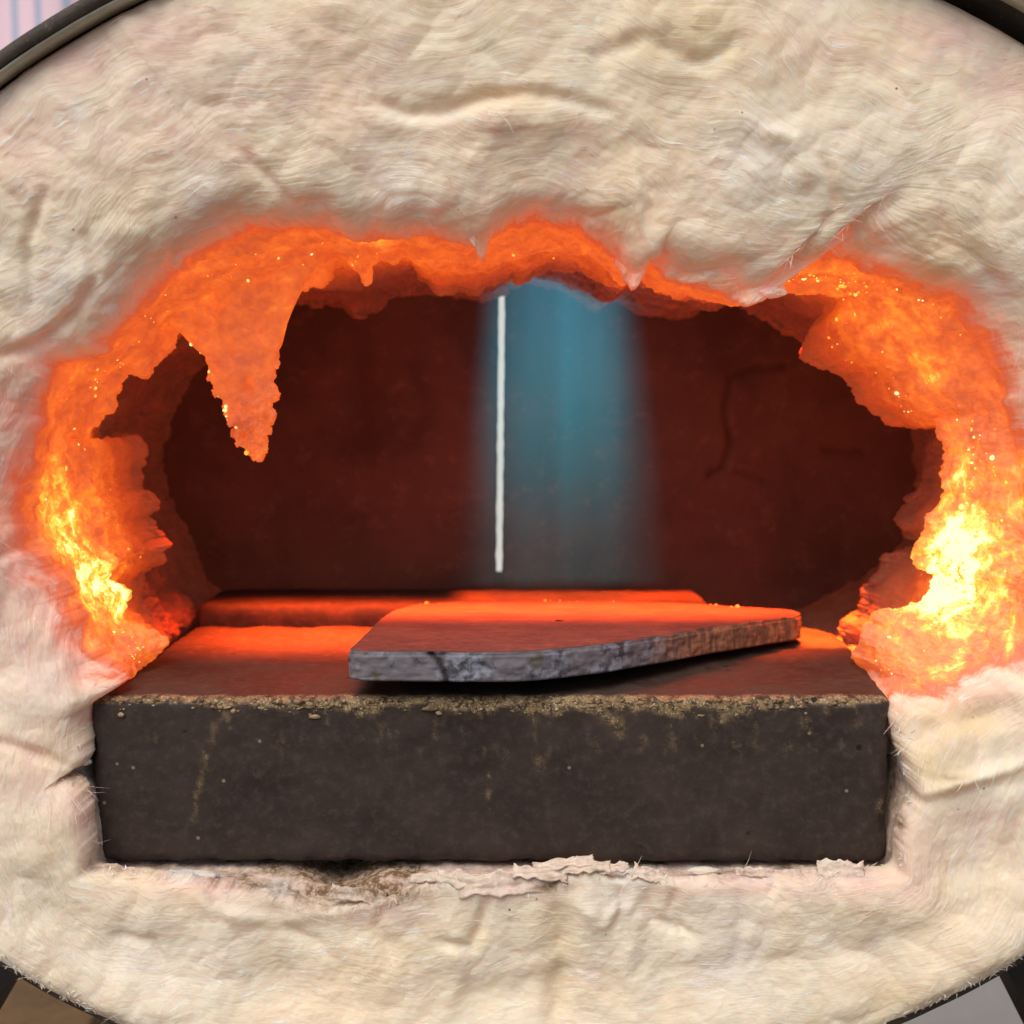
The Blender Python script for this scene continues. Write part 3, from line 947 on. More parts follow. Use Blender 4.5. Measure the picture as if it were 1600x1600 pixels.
TORN.append(torn('torn_layer', [(1170, 446), (1225, 446), (1300, 456), (1330, 462), (1345, 480), (1376, 498), (1392, 528), (1420, 545), (1450, 566), (1478, 588), (1512, 598), (1510, 638), (1482, 655), (1478, 705), (1484, 765), (1468, 800), (1462, 850), (1440, 884), (1472, 902), (1478, 926),
                 (1440, 950), (1385, 958), (1350, 992), (1345, 1030), (1385, 1080)],
                 .040, .010, 191, label='blazing orange and yellow torn edge of fibre down the right side'))
TORN.append(torn('torn_layer', [(1470, 660), (1446, 760), (1425, 790), (1403, 815), (1422, 838), (1455, 850), (1400, 872), (1378, 900), (1345, 960), (1318, 985), (1340, 1015), (1380, 1050)],
                 .092, .014, 211))
TORN.append(torn('torn_layer', [(150, 620), (118, 690), (165, 700), (205, 682), (216, 730), (206, 768), (222, 770), (243, 797), (226, 806), (228, 830), (259, 853), (240, 861), (246, 876), (214, 892), (204, 922), (190, 944), (214, 962), (235, 985), (240, 1010)],
                 .078, .012, 231))
TORN.append(torn('torn_layer', [(88, 720), (118, 706), (131, 757), (116, 792), (98, 832), (112, 826), (142, 848), (168, 880), (150, 906), (183, 930), (176, 962), (186, 982), (228, 990), (246, 1012), (200, 1060)],
                 .040, .008, 251, label='yellow hot torn lump of fibre at the lower left of the mouth'))

TORN.append(torn('torn_layer', [(905, 352), (940, 368), (962, 396), (976, 424), (990, 447), (1001, 440), (1003, 402), (1010, 393), (1046, 428), (1100, 441), (1150, 463), (1174, 471), (1202, 462), (1204, 448), (1190, 436), (1164, 413),
                 (1200, 407), (1236, 429), (1258, 418), (1276, 396)], .0020, -.0010, 271, thick=.003, jag=.0014, grow=60, amp=.5, curl=1.5, mat=M_FIB, taper=.024, label='ragged cream fringe of fibre hanging over the mouth on the right'))
TORN.append(torn('torn_layer', [(700, 352), (735, 372), (752, 402), (757, 382), (768, 362), (790, 345)], .002, -.001, 281, thick=.002, jag=.0006, grow=45, amp=.4, curl=1.5, mat=M_FIB, taper=.005))

# the long tongue hanging from the roof at the left
rows = np.array([(378, 240, 525), (410, 246, 500), (440, 252, 478), (480, 256, 459), (505, 264, 449), (522, 284, 445), (540, 300, 440), (562, 324, 434), (580, 328, 431), (600, 332, 430), (620, 340, 435), (626, 344, 437), (632, 349, 428), (650, 356, 425),
                 (668, 363, 421), (686, 366, 416), (694, 372, 413), (703, 384, 412), (712, 392, 411), (719, 400, 409), (722, 403, 407)], float)
ny, nxr = 260, 90
yy = np.linspace(378, 722, ny)
lx = np.interp(yy, rows[:, 0], rows[:, 1]) + 10 * fbm(yy / 20, yy * 0 + 2, 301, 3, .55) * sstep(yy, 500, 600)
rx = np.interp(yy, rows[:, 0], rows[:, 2]) + 9 * fbm(yy / 20, yy * 0 + 8, 305, 3, .55) * sstep(yy, 500, 600)
w = np.linspace(0, 2 * np.pi, 2 * nxr, endpoint=False)
cxm = (lx + rx) / 2; hw = np.maximum((rx - lx) / 2, .5)
px = cxm[:, None] + hw[:, None] * np.cos(w)[None, :]
Yc = .036 + .012 * sstep(yy, 380, 720)[:, None] + 0 * px
Gt = at_y(px, yy[:, None] + 0 * px, Yc)
thk = (.0055 * (1 - .55 * sstep(yy, 480, 720)))[:, None]
sw = np.sin(w)[None, :]
Gt[..., 1] += -thk * np.sign(sw) * np.abs(sw) ** .8
U = px; Vr = yy[:, None] + 0 * px
hole = np.exp(-(((px - 391) / 10) ** 2 + ((Vr - 607) / 15) ** 2)) + np.exp(-(((px - 382) / 4.5) ** 2 + ((Vr - 682) / 4.5) ** 2))
crust = sstep(Vr, 590, 640)
dd = 3.2 * fbm(U / 60, Vr / 75, 311, 3) + (.9 + 1.6 * crust) * np.abs(fbm(U / 20, Vr / 24, 313, 3)) + (.3 + .9 * crust) * fbm(U / 6, Vr / 6, 316, 3) - 4.5 * hole * (sw > 0)
Gt[..., 1] -= dd * 1e-3 * np.abs(sw) ** .5
me = mesh_np('hanging_tongue', Gt.reshape(-1, 3), grid_faces(2 * nxr, ny, True).copy() if False else np.array([[i * 2 * nxr + j, i * 2 * nxr + (j + 1) % (2 * nxr), (i + 1) * 2 * nxr + (j + 1) % (2 * nxr), (i + 1) * 2 * nxr + j] for i in range(ny - 1) for j in range(2 * nxr)]))
fibre_attrs(me, Gt.reshape(-1, 3), np.stack([U.ravel() * 2e-4, Vr.ravel() * 2e-4, 0 * U.ravel()], 1))
link('hanging_tongue', me, M_TORN, lining, label='glowing orange pointed tongue of fibre hanging from the roof')
TONGUE = Gt

bm = bmesh.new(); bmesh.ops.create_icosphere(bm, subdivisions=3, radius=1)
LV = np.array([v.co[:] for v in bm.verts]); LF = np.array([[v.index for v in f.verts] for f in bm.faces]); bm.free()
lv = []; lf = []
for k_ in range(46):
    a_i = int(RNG.integers(int(ny * .74), ny - 4)) if k_ < 36 else int(RNG.integers(int(ny * .55), int(ny * .75)))
    b_i = int(RNG.choice([RNG.integers(78, 102), RNG.integers(0, 8), RNG.integers(95, 175)]))
    rr_ = RNG.uniform(.0005, .0015)
    o_ = np.array([mnoise.fractal(Vector(v * 1.7 + k_ * 2.3), 1.0, 2.0, 3) for v in LV])
    lf.append(LF + len(LV) * k_)
    lv.append(LV * (.9 + .45 * o_)[:, None] * rr_ * np.array([1, .8, 1.35]) + TONGUE[a_i, b_i])
lv = np.concatenate(lv)
me = mesh_np('crumbly_tip', lv, np.concatenate(lf))
fibre_attrs(me, lv, lv * 1.0)
link('crumbly_tip', me, M_TORN, lining, kind='stuff')

# ------------------------------------------------------------------ loose fibres, flakes, molten beads
def ribbons(pos, dirs, nrm, length, width, lift, mats_layer=None):
    n = len(pos); k = 5
    t = np.linspace(0, 1, k)
    side = np.cross(dirs, nrm); side /= np.maximum(np.linalg.norm(side, axis=1, keepdims=True), 1e-9)
    c = RNG.normal(0, .35, n)
    P_ = pos[:, None, :] + dirs[:, None, :] * (length[:, None] * t[None, :])[..., None] + nrm[:, None, :] * (lift[:, None] * (t ** 1.6)[None, :] + .00015)[..., None] \
        + side[:, None, :] * (c[:, None] * length[:, None] * (t ** 2)[None, :])[..., None]
    ww = width[:, None] * np.sin(np.pi * (.12 + .80 * t))[None, :]
    A = P_ - side[:, None, :] * ww[..., None] * .5; B = P_ + side[:, None, :] * ww[..., None] * .5
    M_ = P_ + nrm[:, None, :] * (ww * .35)[..., None]
    V = np.stack([A, M_, B], 2)           # n,k,3,3
    idx = np.arange(n * k * 3).reshape(n, k, 3)
    F = []
    for j in range(k - 1):
        for m in range(2):
            F.append(np.stack([idx[:, j, m], idx[:, j, m + 1], idx[:, j + 1, m + 1], idx[:, j + 1, m]], 1))
    return V.reshape(-1, 3), np.concatenate(F)


Vn = np.zeros((len(front_me.vertices), 3), np.float32)
front_me.vertices.foreach_get('normal', Vn.ravel())
Nn = Vn.reshape(NS, NR + NE, 3)[:, :NR]
if Nn[:, NB + NF // 2, 1].mean() > 0:
    Nn = -Nn


def scatter(n, rowlo, rowhi, weight=None):
    ii = RNG.integers(0, NS, n * 6); jj = RNG.integers(rowlo, rowhi, n * 6)
    if weight is not None:
        keep = RNG.random(n * 6) < weight(ii, jj)
        ii, jj = ii[keep], jj[keep]
    return ii[:n], jj[:n]


def wisp_set(ii, jj, lmin, lmax, wmin, wmax, lift, along=.8):
    p = G[ii, jj]; nn_ = Nn[ii, jj].astype(float)
    tu = G[(ii + 1) % NS, jj] - G[ii, jj]
    tv = G[ii, np.minimum(jj + 1, NR - 1)] - G[ii, jj]
    # follow the folded layers: direction along which phi stays constant
    ph_u = phi[(ii + 1) % NS, jj] - phi[ii, jj]; ph_v = phi[ii, np.minimum(jj + 1, NR - 1)] - phi[ii, jj]
    d = tu * ph_v[:, None] - tv * ph_u[:, None]
    d /= np.maximum(np.linalg.norm(d, axis=1, keepdims=True), 1e-12)
    r = RNG.normal(0, 1, p.shape); r -= nn_ * (r * nn_).sum(1, keepdims=True); r /= np.maximum(np.linalg.norm(r, axis=1, keepdims=True), 1e-9)
    d = d * along + r * (1 - along) * 1.6
    d *= np.where(RNG.random(len(p)) < .5, -1, 1)[:, None]
    d /= np.maximum(np.linalg.norm(d, axis=1, keepdims=True), 1e-12)
    n_ = len(p)
    return ribbons(p, d, nn_, RNG.uniform(lmin, lmax, n_), RNG.uniform(wmin, wmax, n_), RNG.uniform(-.2, 1, n_) * lift)


clumpy = fbm(Xs / 14, Zs / 14, 401, 3)
sets = []
ii, jj = scatter(240, NB + 6, NR - 3, lambda a, b: sstep(clumpy[a, b], -.05, .35) * .9 + .08)
sets.append(wisp_set(ii, jj, .0015, .0040, .00012, .00026, .0002))
ii, jj = scatter(5000, NB + 4, NR - 4, lambda a, b: sstep(clumpy[a, b], -.25, .25) * .85 + .15)
mat_v, mat_f = wisp_set(ii, jj, .0025, .0085, .00008, .00020, .00022, .86)
# shreds along the lower shell rim
lowr = lambda a, b: (topness[a] < -.45) * 1.0
ii, jj = scatter(900, NR - 14, NR - 1, lowr)
sets.append(wisp_set(ii, jj, .0007, .0024, .0002, .0006, .0008, .5))
# and along the brick pocket
ii, jj = scatter(160, NB - 1, NB + 22, lambda a, b: bottomness[a] * 1.0)
sets.append(wisp_set(ii, jj, .0008, .0022, .0002, .0005, .0008, .4))
off = 0; VV = []; FF = []
for v, f in sets:
    VV.append(v); FF.append(f + off); off += len(v)
VV = np.concatenate(VV); FF = np.concatenate(FF)
me = mesh_np('fibre_wisps', VV, FF)
fibre_attrs(me, VV, VV * 1.0, white=1)
link('fibre_wisps', me, M_WISP, lining, kind='stuff')


me = mesh_np('matted_fibres', mat_v, mat_f)
fibre_attrs(me, mat_v, mat_v * 1.0, white=.55)
link('matted_fibres', me, M_WISP, lining, kind='stuff')


def tuft(px, py, Y, r, seed, stretch):
    """a soft white wad of pulled fibre"""
    bm = bmesh.new()
    bmesh.ops.create_icosphere(bm, subdivisions=5, radius=1)
    V = np.array([v.co[:] for v in bm.verts]); F = np.array([[v.index for v in f.verts] for f in bm.faces])
    bm.free()
    o = np.array([mnoise.fractal(Vector(v * 1.3 + seed * 3.1), 1.0, 2.0, 3) for v in V])
    o2 = np.array([mnoise.fractal(Vector(v * 6 + seed), 1.0, 2.0, 3) for v in V])
    V = V * (.85 + .26 * o + .05 * o2)[:, None] * np.array(stretch) * r + at_y(px, py, Y)
    me = mesh_np('torn_tuft', V, F)
    fibre_attrs(me, V, V * 1.0, white=.30, pink=.15)
    link('torn_tuft', me, M_FIB, lining)


for a in [(296, 1372, -.0060, .0042, 1, (2.4, .9, .7)), (985, 1370, -.0080, .0034, 7, (1.4, .7, .8)), (1310, 1354, -.0070, .0028, 8, (2.2, .7, .6)),
          (118, 1140, -.0025, .0026, 5, (.8, .7, 1.5)), (128, 1190, -.0025, .0022, 6, (1.4, .7, .6)), (1205, 455, .0015, .0032, 3, (1.4, .6, .7)), (1412, 1104, .0015, .0030, 10, (1.1, .7, 1.0)), (1100, 1360, -.0075, .0022, 14, (2.6, .7, .5))]:
    tuft(*a)


def flake(px, py, Y, w, h, rot, tilt, seed):
    """a thin curled plate broken off the hard face of the blanket"""
    n1, n2 = 26, 12
    u, v = np.meshgrid(np.linspace(-1, 1, n1), np.linspace(-1, 1, n2), indexing='ij')
    ex = w * (u + .12 * fbm(v * 2.2, v * 0 + seed, seed, 3)); ez = h * v * (.75 + .5 * fbm(u * 2.4, u * 0 + seed + 5, seed + 2, 3))
    ey = .0006 * fbm(u * 1.6, v * 1.6, seed + 4, 3) + .0009 * u * u + .00025 * fbm(u * 7, v * 7, seed + 6, 2)
    P_ = np.stack([ex, ey, ez], -1)
    M_ = np.array(Matrix.Rotation(rot, 3, 'Y') @ Matrix.Rotation(tilt, 3, 'X'))
    P_ = P_ @ M_.T + at_y(px, py, Y)
    me = mesh_np('flake', P_.reshape(-1, 3), grid_faces(n1, n2, False))
    fibre_attrs(me, P_.reshape(-1, 3), P_.reshape(-1, 3) * 1.0, .30 + .5 * np.clip(fbm(u * 2, v * 2, seed + 9, 3), 0, 1).ravel(), .5 + .4 * fbm(u * 1.3, v, seed + 12, 2).ravel(), .25)
    o = link('flake', me, M_WISP, lining)
    sm_ = o.modifiers.new('thick', 'SOLIDIFY'); sm_.thickness = .0005


for a in [(880, 1348, -.0130, .0086, .0022, -.14, -.9, 801), (915, 1354, -.0140, .0070, .0020, -.05, -.7, 803), (845, 1364, -.0150, .0076, .0022, .10, -.6, 805), (790, 1380, -.0150, .0130, .0042, -.06, -.3, 807),
          (725, 1374, -.0135, .0076, .0026, .1, -.5, 809), (1315, 1358, -.0130, .0066, .0030, .05, -.5, 811), (680, 1370, -.0125, .0070, .0016, 0, -.8, 813), (1015, 1366, -.0135, .0046, .0024, .3, -.6, 815), (955, 1356, -.0135, .0050, .0016, -.2, -.7, 817),
          (560, 1398, -.0130, .0080, .0024, .12, -.5, 819), (1180, 1362, -.0125, .0054, .0016, .0, -.6, 821)]:
    flake(*a)


def beads(name, pts, rad, mat, parent):
    """small glassy drops where the fibre has melted; one mesh"""
    bm = bmesh.new(); bmesh.ops.create_icosphere(bm, subdivisions=1, radius=1)
    V0 = np.array([v.co[:] for v in bm.verts]); F0 = np.array([[v.index for v in f.verts] for f in bm.faces]); bm.free()
    n_ = len(pts)
    V = pts[:, None, :] + V0[None] * (rad[:, None, None] * RNG.uniform(.7, 1.3, (n_, 1, 3)))
    F = (F0[None] + (np.arange(n_) * len(V0))[:, None, None]).reshape(-1, 3)
    return link(name, mesh_np(name, V.reshape(-1, 3), F), mat, parent, kind='stuff')


bp = []; br = []
for (ob, Gt), cnt in zip(TORN, (80, 6, 3, 45, 230, 22, 30, 150, 0, 0)):
    a = RNG.integers(2, Gt.shape[0] - 2, cnt); b = np.clip((40 - np.abs(RNG.normal(0, 11, cnt))).astype(int), 6, 48)
    bp.append(Gt[a, b]); br.append(RNG.gamma(1.5, .00014, cnt) + .00010)
a = RNG.integers(110, 250, 46); b = np.where(RNG.random(46) < .45, RNG.integers(74, 96, 46), RNG.integers(92, 176, 46))
bp.append(TONGUE[a, b]); br.append(RNG.gamma(1.2, .00016, 46) + .00006)
T = NT('molten_glass')
T.p.inputs['Base Color'].default_value = (.5, .3, .15, 1)
T.p.inputs['Roughness'].default_value = .15
rn = T.noise(T.obj(), 160, 1)
T.l(T.ramp(rn, [(.3, (.9, .16, .015)), (.5, (1, .42, .04)), (.68, (1, .85, .35))]), T.p.inputs['Emission Color'])
T.p.inputs['Emission Strength'].default_value = 1.6
T.m.cycles.emission_sampling = 'NONE'
beads('molten_beads', np.concatenate(bp), np.concatenate(br), T.m, lining)

# ------------------------------------------------------------------ hearth bricks
M_BRICK = brick_mat()
bl = at_y(140, 1092, 0); brr = at_y(1393, 1088, 0)
XL, XR = bl[0], brr[0]


def brick(name, x0, x1, y0, y1, z0, z1, label, res=.0011, rad=.0030, seed=0, slag=True, big_corner=False):
    dims = (x1 - x0, y1 - y0, z1 - z0)
    V, F = rounded_box(dims, res, rad)
    h = np.array(dims) / 2
    c = np.array([(x0 + x1) / 2, (y0 + y1) / 2, (z0 + z1) / 2])
    W_ = V + c
    dist = np.sort(np.abs(np.abs(V) - h), axis=1)          # distance to faces
    near = np.exp(-dist[:, 1] / .0022)
    Vm = W_ * 1e3
    no = np.array([mnoise.fractal(Vector(p * .12), 1.0, 2.0, 5) for p in Vm])
    n2_ = np.array([mnoise.noise(Vector(p * .35)) for p in Vm])
    out = V / np.maximum(np.abs(h), 1e-6)
    dv = V - np.clip(V, -(h - .006), h - .006)
    dv /= np.maximum(np.linalg.norm(dv, axis=1, keepdims=True), 1e-9)
    W_ = W_ - dv * ((.00035 * no + near * (.0011 * np.clip(no + .15, 0, 1.5) + .0010 * np.clip(n2_, 0, 1))))[:, None]
    if big_corner:                                          # the rear right corner is worn round
        tx = sstep(W_[:, 0], x1 - .060, x1)
        W_[:, 0] += tx * np.interp(W_[:, 1], [0, .068, .085, .098, .106, .112, .115], [0, .0085, .0105, .0105, .0075, .003, -.001])
    me = mesh_np(name, W_, F)
    st_ = np.zeros(len(W_))
    if slag:
        px_, py_ = to_px(W_)
        fr_ = np.clip(1 - np.abs(W_[:, 1] - y0) / .004, 0, 1)
        dz = (z1 - W_[:, 2])
        wid = .0016 + .0058 * np.clip(.42 + fbm(W_[:, 0] / .020, W_[:, 0] * 0 + 4, 501, 4, .65), 0, 1.6) * sstep(W_[:, 0], x0 + .012, x0 + .07) * (1 - .7 * sstep(W_[:, 0], x1 - .045, x1 - .015))
        st_ = 1.7 * fr_ * (1 - sstep(dz, wid * .55, wid * 1.15))
        rag = fbm(W_[:, 0] / .004, W_[:, 2] / .009, 507, 3)
        st_ = np.maximum(st_, fr_ * .34 * sstep(rag, .22, .5) * (1 - sstep(dz, .006, .022)))
        for pts, w_, a_ in [([(322, 1175), (318, 1205), (308, 1240), (302, 1280)], 3.5, .62), ([(758, 1170), (765, 1220), (762, 1262)], 1.8, .5), ([(608, 1140), (606, 1185)], 2.0, .4), ([(400, 1210), (470, 1214)], 1.5, .32),
                             ([(940, 1110), (965, 1135)], 9, .8), ([(1130, 1120), (1165, 1112)], 9, .7), ([(968, 1135), (970, 1150)], 5, .6), ([(840, 1185), (845, 1200)], 7, .3), ([(1378, 1255), (1378, 1262)], 7, .5)]:
            p = resample(pts, 14, False)
            d2 = np.min([(px_ - a) ** 2 + (py_ - b) ** 2 for a, b in p], axis=0)
            st_ = np.maximum(st_, fr_ * a_ * np.exp(-d2 / w_ ** 2) * (.6 + 1.2 * np.clip(rag + .3, 0, 1)))
    attr(me, 'stain', st_)
    return link(name, me, M_BRICK, label=label, cat='brick')


b1 = brick('hearth_brick', XL, XR, 0.0, .115, BRICK_BOT, BRICK_TOP, 'long dark firebrick across the mouth with a crusty ochre top edge', big_corner=True)
# grains of slag stuck along the arris
n_ = 650
gx = RNG.uniform(XL + .008, XR - .012, n_)
keep = RNG.random(n_) < .35 + .65 * sstep(fbm(gx / .02, gx * 0 + 4, 501, 4, .65), -.3, .2)
gx = gx[keep]; n_ = len(gx)
gp = np.stack([gx, RNG.uniform(-.0002, .0006, n_), BRICK_TOP - np.abs(RNG.normal(.0016, .0015, n_)) - .0008], 1)
bm = bmesh.new(); bmesh.ops.create_icosphere(bm, subdivisions=1, radius=1)
V0 = np.array([v.co[:] for v in bm.verts]); F0 = np.array([[v.index for v in f.verts] for f in bm.faces]); bm.free()
V = gp[:, None, :] + V0[None] * RNG.uniform(.45, 1.5, (n_, len(V0), 1)) * (RNG.gamma(1.6, .00017, n_) + .00012)[:, None, None] * np.array([1.5, .5, .8])
F = (F0[None] + (np.arange(n_) * len(V0))[:, None, None]).reshape(-1, 3)
T = NT('ochre_slag')
P = T.obj()
c = T.mix(T.map(T.noise(P, 260, 3), .35, .65), (.09, .055, .025), (.34, .24, .13))
c = T.mix(T.map(T.noise(P, 480, 3), .58, .7), c, (.55, .45, .34))
T.l(c, T.p.inputs['Base Color']); T.p.inputs['Roughness'].default_value = .6
link('slag_crust', mesh_np('slag_crust', V.reshape(-1, 3), F), T.m, b1, kind='stuff')

p2 = at_y(305, 977, .118)
brick('rear_hearth_brick', p2[0], at_y(1100, 930, .14)[0], .1165, .160, BRICK_BOT + .001, BRICK_TOP + .0078, 'second dark firebrick behind the slab, its left end catching red light', res=.0022, rad=.004, slag=False)

# ------------------------------------------------------------------ the slab being heated
ZT = BRICK_TOP + .0112
OUT = [(541, 1016), (556, 1003), (574, 986), (590, 969), (612, 954), (650, 944), (720, 940), (830, 939), (950, 939), (1040, 941), (1100, 944), (1200, 950), (1240, 953), (1253, 957),
       (1250, 961), (1200, 968), (1150, 975), (1100, 982), (1050, 991), (1000, 998), (950, 1006), (900, 1011), (850, 1016), (800, 1019), (700, 1019), (620, 1018), (570, 1018)]
TILT = -.043
ZT = BRICK_TOP + .0141
_dx, _dy, _dz = ray([p[0] for p in OUT], [p[1] for p in OUT])
_t = (ZT + TILT * CAM_Y - CAM_Z) / (_dz - TILT * _dy)
ow = np.stack([_dx * _t, CAM_Y + _dy * _t], 1)
no_ = 520
oo = resample(ow, no_, True); oo = smooth_closed(oo, 3)
cen2 = oo.mean(0)
tan = np.roll(oo, -1, 0) - np.roll(oo, 1, 0); tan /= np.linalg.norm(tan, axis=1, keepdims=True)
nrm2 = np.stack([tan[:, 1], -tan[:, 0]], 1)
if ((oo - cen2) * nrm2).sum() < 0:
    nrm2 = -nrm2
sarc = np.r_[0, np.cumsum(np.hypot(*np.diff(oo, axis=0).T))] * 1e3
levels = [(0, None)] 
rowsP = []; sidev = []
NTOP = 46
for k in range(NTOP):                                     # top: centre -> rim
    f = (k + 1) / NTOP
    rowsP.append(np.c_[cen2 + (oo - nrm2 * .0006 - cen2) * f, np.full(no_, ZT)]); sidev.append(np.zeros(no_))
zs = np.linspace(.0004, .0082, 24)
for z_ in zs:
    chip = .0005 * fbm(sarc / 6, sarc * 0 + z_ * 300, 601, 4, .6) + .0005 * gnoise(sarc / 2.2, sarc * 0 + z_ * 350, 606)
    rowsP.append(np.c_[oo + nrm2 * (chip - .0004 * (z_ < .0012))[:, None], np.full(no_, ZT - z_)]); sidev.append(np.full(no_, 1.0))
for k, (ins, z_) in enumerate([(.0008, .0087), (.004, .0090), (.010, .0094), (.018, .0100), (.026, .0112)]):
    rowsP.append(np.c_[cen2 + (oo - cen2) * (1 - ins / .05), np.full(no_, ZT - z_)]); sidev.append(np.full(no_, 1.0))
rowsP.append(np.c_[np.repeat(cen2[None], no_, 0), np.full(no_, ZT - .0114)]); sidev.append(np.full(no_, 1.0))
PP = np.stack(rowsP, 1); PP[..., 2] += TILT * PP[..., 1]; SV = np.stack(sidev, 1)
mrow = PP.shape[1]
topmask = np.arange(mrow) < NTOP
PP[:, topmask, 2] += .00022 * fbm(PP[:, topmask, 0] / .008, PP[:, topmask, 1] / .012, 611, 3)
px_, py_ = to_px(PP)
ck = np.zeros(px_.shape)
cp = resample([(672, 1020), (683, 1032), (690, 1043), (697, 1062)], 20, False)
d2 = np.min([(px_ - a) ** 2 + (py_ - b) ** 2 for a, b in cp], axis=0)
front_side = (PP[..., 1] < .045) & (SV > .5)
ck = np.exp(-d2 / 4.5 ** 2) * front_side
cp = resample([(692, 1022), (690, 1036)], 8, False)
d2 = np.min([(px_ - a) ** 2 + (py_ - b) ** 2 for a, b in cp], axis=0)
ck = np.maximum(ck, .8 * np.exp(-d2 / 3.5 ** 2) * front_side)
PP[..., 1] += .0016 * ck
me = mesh_np('heated_slab', PP.reshape(-1, 3), grid_faces(no_, mrow, True))
attr(me, 'side', SV.ravel()); attr(me, 'crack', ck.ravel())
slab = link('heated_slab', me, slab_mat(), label='half round scaled steel slab lying on the long firebrick', cat='steel slab')
bm = bmesh.new(); bm.from_mesh(me); bmesh.ops.recalc_face_normals(bm, faces=bm.faces[:]); bm.to_mesh(me); bm.free()
# glowing crumbs of scale along its rear edge
bi = np.where(PP[:, NTOP - 1, 1] > .098)[0]
sel = RNG.choice(bi, 16)
cp_ = PP[sel, NTOP - 1] + np.stack([RNG.normal(0, .001, 16), -np.abs(RNG.normal(0, .0022, 16)), np.full(16, .0001)], 1)
beads('scale_crumbs', cp_, RNG.gamma(1.4, .00016, 16) + .00008, emit('hot_scale', (1, .24, .03), 1.3), slab)

# ------------------------------------------------------------------ rear wall: two slabs with a slit of daylight between
T = NT('scorched_firebrick')
P = T.obj()
nA = T.noise(P, 16, 5, .6); nB = T.noise(P, 160, 4, .65)
c = T.mix(T.map(nA, .32, .68), (.060, .034, .028), (.105, .056, .042))
c = T.mix(T.map(nB, .52, .75, 0, .5), c, (.19, .10, .07))
c = T.mix(T.attr('stain'), c, (.022, .012, .010))
T.l(c, T.p.inputs['Base Color']); T.p.inputs['Roughness'].default_value = .85
T.l(T.bump(T.math('ADD', nA, T.math('MULTIPLY', nB, .5)), .5, .002), T.p.inputs['Normal'])
# a dull red heat of its own, deeper in the chamber than the fibre
T.p.inputs['Emission Color'].default_value = (1, .10, .03, 1)
T.l(T.map(nA, .3, .7, .015, .027), T.p.inputs['Emission Strength'])
T.m.cycles.emission_sampling = 'NONE'
M_REAR = T.m
YR = .185
sl = at_y(np.array([773.5, 773.5]), np.array([455, 905]), YR)
xs0 = float(sl[0, 0]); SW = .0029
zt_slit = float(at_y(780, 452, YR)[2]); zb_slit = float(at_y(780, 904, YR)[2])


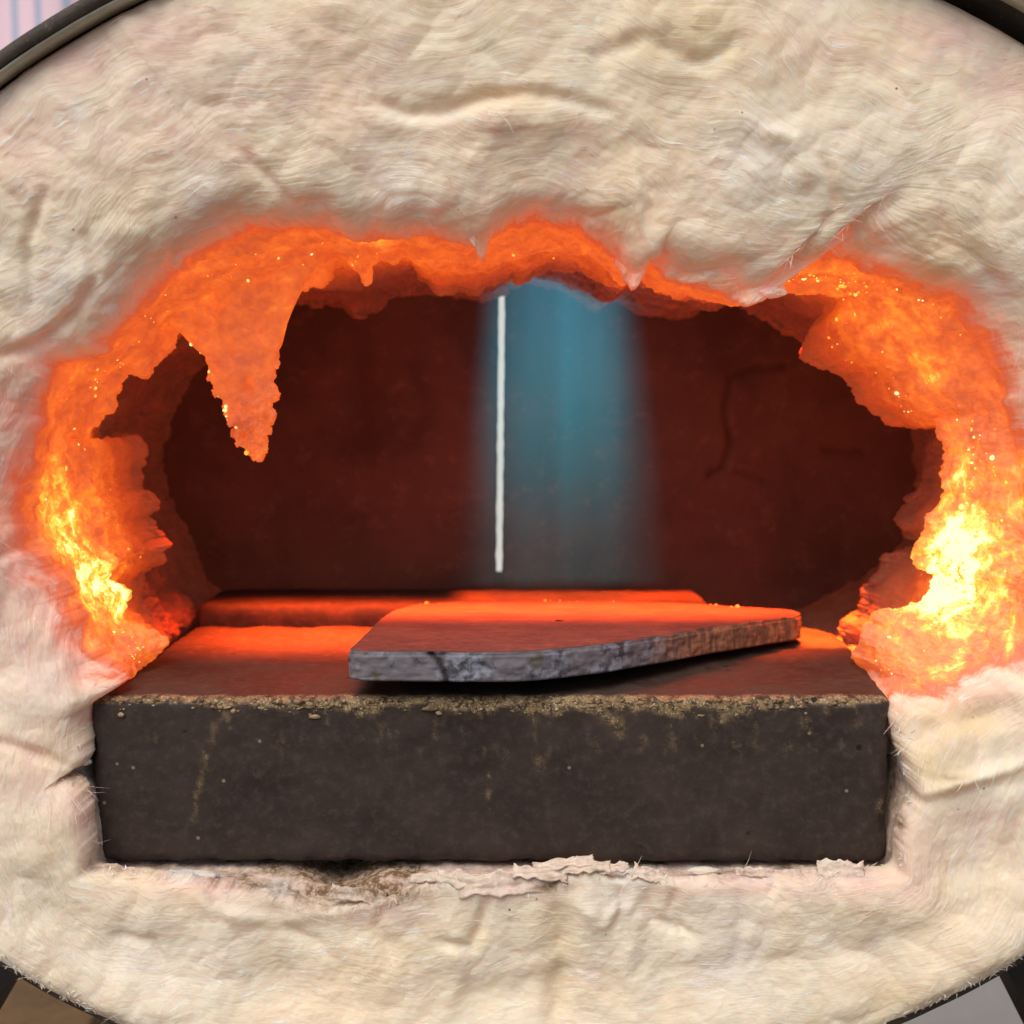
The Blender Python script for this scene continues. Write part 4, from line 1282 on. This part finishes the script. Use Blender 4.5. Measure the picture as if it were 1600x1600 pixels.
def rear(name, x0, x1, label, cracks, seed):
    nx_, nz_ = int((x1 - x0) / .0012), 150
    gx, gz = np.meshgrid(np.linspace(x0, x1, nx_), np.linspace(BRICK_BOT - .03, .50, nz_), indexing='ij')
    V = np.stack([gx, np.full(gx.shape, YR), gz], -1)
    px_, py_ = to_px(V)
    ck = np.zeros(gx.shape)
    for pts, w_, a_ in cracks:
        p = resample(pts, 40, False)
        p = p + np.c_[3 * fbm(np.arange(40) / 5., np.full(40, seed), 701, 3), 3 * fbm(np.arange(40) / 5., np.full(40, seed + 9), 703, 3)]
        d2 = np.min([(px_ - a) ** 2 + (py_ - b) ** 2 for a, b in p], axis=0)
        ck = np.maximum(ck, a_ * np.exp(-d2 / w_ ** 2))
    V[..., 1] += .0022 * ck + .0012 * fbm(gx / .03, gz / .03, seed, 4)
    edge = np.minimum(gx - x0, x1 - gx)
    V[..., 1] += .0015 * np.exp(-edge / .001)
    V[..., 0] += .011 * (gz - zb_slit) * np.exp(-edge / .03)
    V[..., 0] += .00045 * fbm(gz / .007, gz * 0 + seed, seed + 2) * np.exp(-edge / .0008)
    n0 = nx_ * nz_
    Bk = V.copy(); Bk[..., 1] = YR + .025
    Fq = grid_faces(nx_, nz_, False)
    rim_ = []
    idx = np.arange(n0).reshape(nx_, nz_)
    for line in (idx[0], idx[-1], idx[:, 0], idx[:, -1]):
        rim_.append(np.stack([line[:-1], line[1:], line[1:] + n0, line[:-1] + n0], 1))
    me = mesh_np(name, np.concatenate([V.reshape(-1, 3), Bk.reshape(-1, 3)]), np.concatenate([Fq, Fq[:, ::-1] + n0] + rim_))
    bm = bmesh.new(); bm.from_mesh(me); bmesh.ops.recalc_face_normals(bm, faces=bm.faces[:]); bm.to_mesh(me); bm.free()
    attr(me, 'stain', np.concatenate([ck.ravel(), 0 * ck.ravel()]))
    return link(name, me, M_REAR, label=label, cat='brick')


rear('rear_firebrick', -.20, xs0, 'dark red hot slab closing the chamber left of the bright slit', [([(560, 560), (575, 640), (560, 700)], 26, .5), ([(640, 570), (670, 640), (640, 690)], 14, .45)], 5)
rear('rear_firebrick', xs0 + SW, .21, 'dark red hot slab closing the chamber behind the blue flame, cracked on its right', [([(1225, 572), (1180, 576), (1142, 588), (1132, 640), (1142, 690), (1128, 730), (1108, 742)], 5, 1.0), ([(1150, 735), (1195, 752)], 4, .6), ([(1290, 704), (1345, 708)], 6, .8), ([(1040, 800), (1085, 810)], 18, .35)], 9)
# fillets that close the slit above and below
link('slit_plug', box_mesh('slit_plug', (xs0 + .0004, YR + .004, zt_slit), (xs0 + SW + .0035, YR + .024, .50), .0006), M_REAR, bpy.data.objects['rear_firebrick'])
link('slit_plug', box_mesh('slit_plug', (xs0 - .0015, YR + .003, BRICK_BOT - .03), (xs0 + SW + .0015, YR + .024, zb_slit), .0006), M_REAR, bpy.data.objects['rear_firebrick'])

# ------------------------------------------------------------------ burner flame
ft = at_y(870, 428, .140); fb = at_y(885, 912, .140)
bm = bmesh.new()
bmesh.ops.create_cone(bm, cap_ends=True, segments=48, radius1=1.0, radius2=.72, depth=1.0)
for v in bm.verts:
    v.co.z += .5
me = bpy.data.meshes.new('burner_flame'); bm.to_mesh(me); bm.free()
fl = link('burner_flame', me, flame_mat(), label='wide teal blue gas flame shooting down in front of the rear wall', cat='flame')
zb = BRICK_TOP + .0125
fl.location = (fb[0] - .0015, .140, zb)
fl.scale = (.048, .026, .455 - zb)
fl.rotation_euler = (0, R(-1.0), 0)
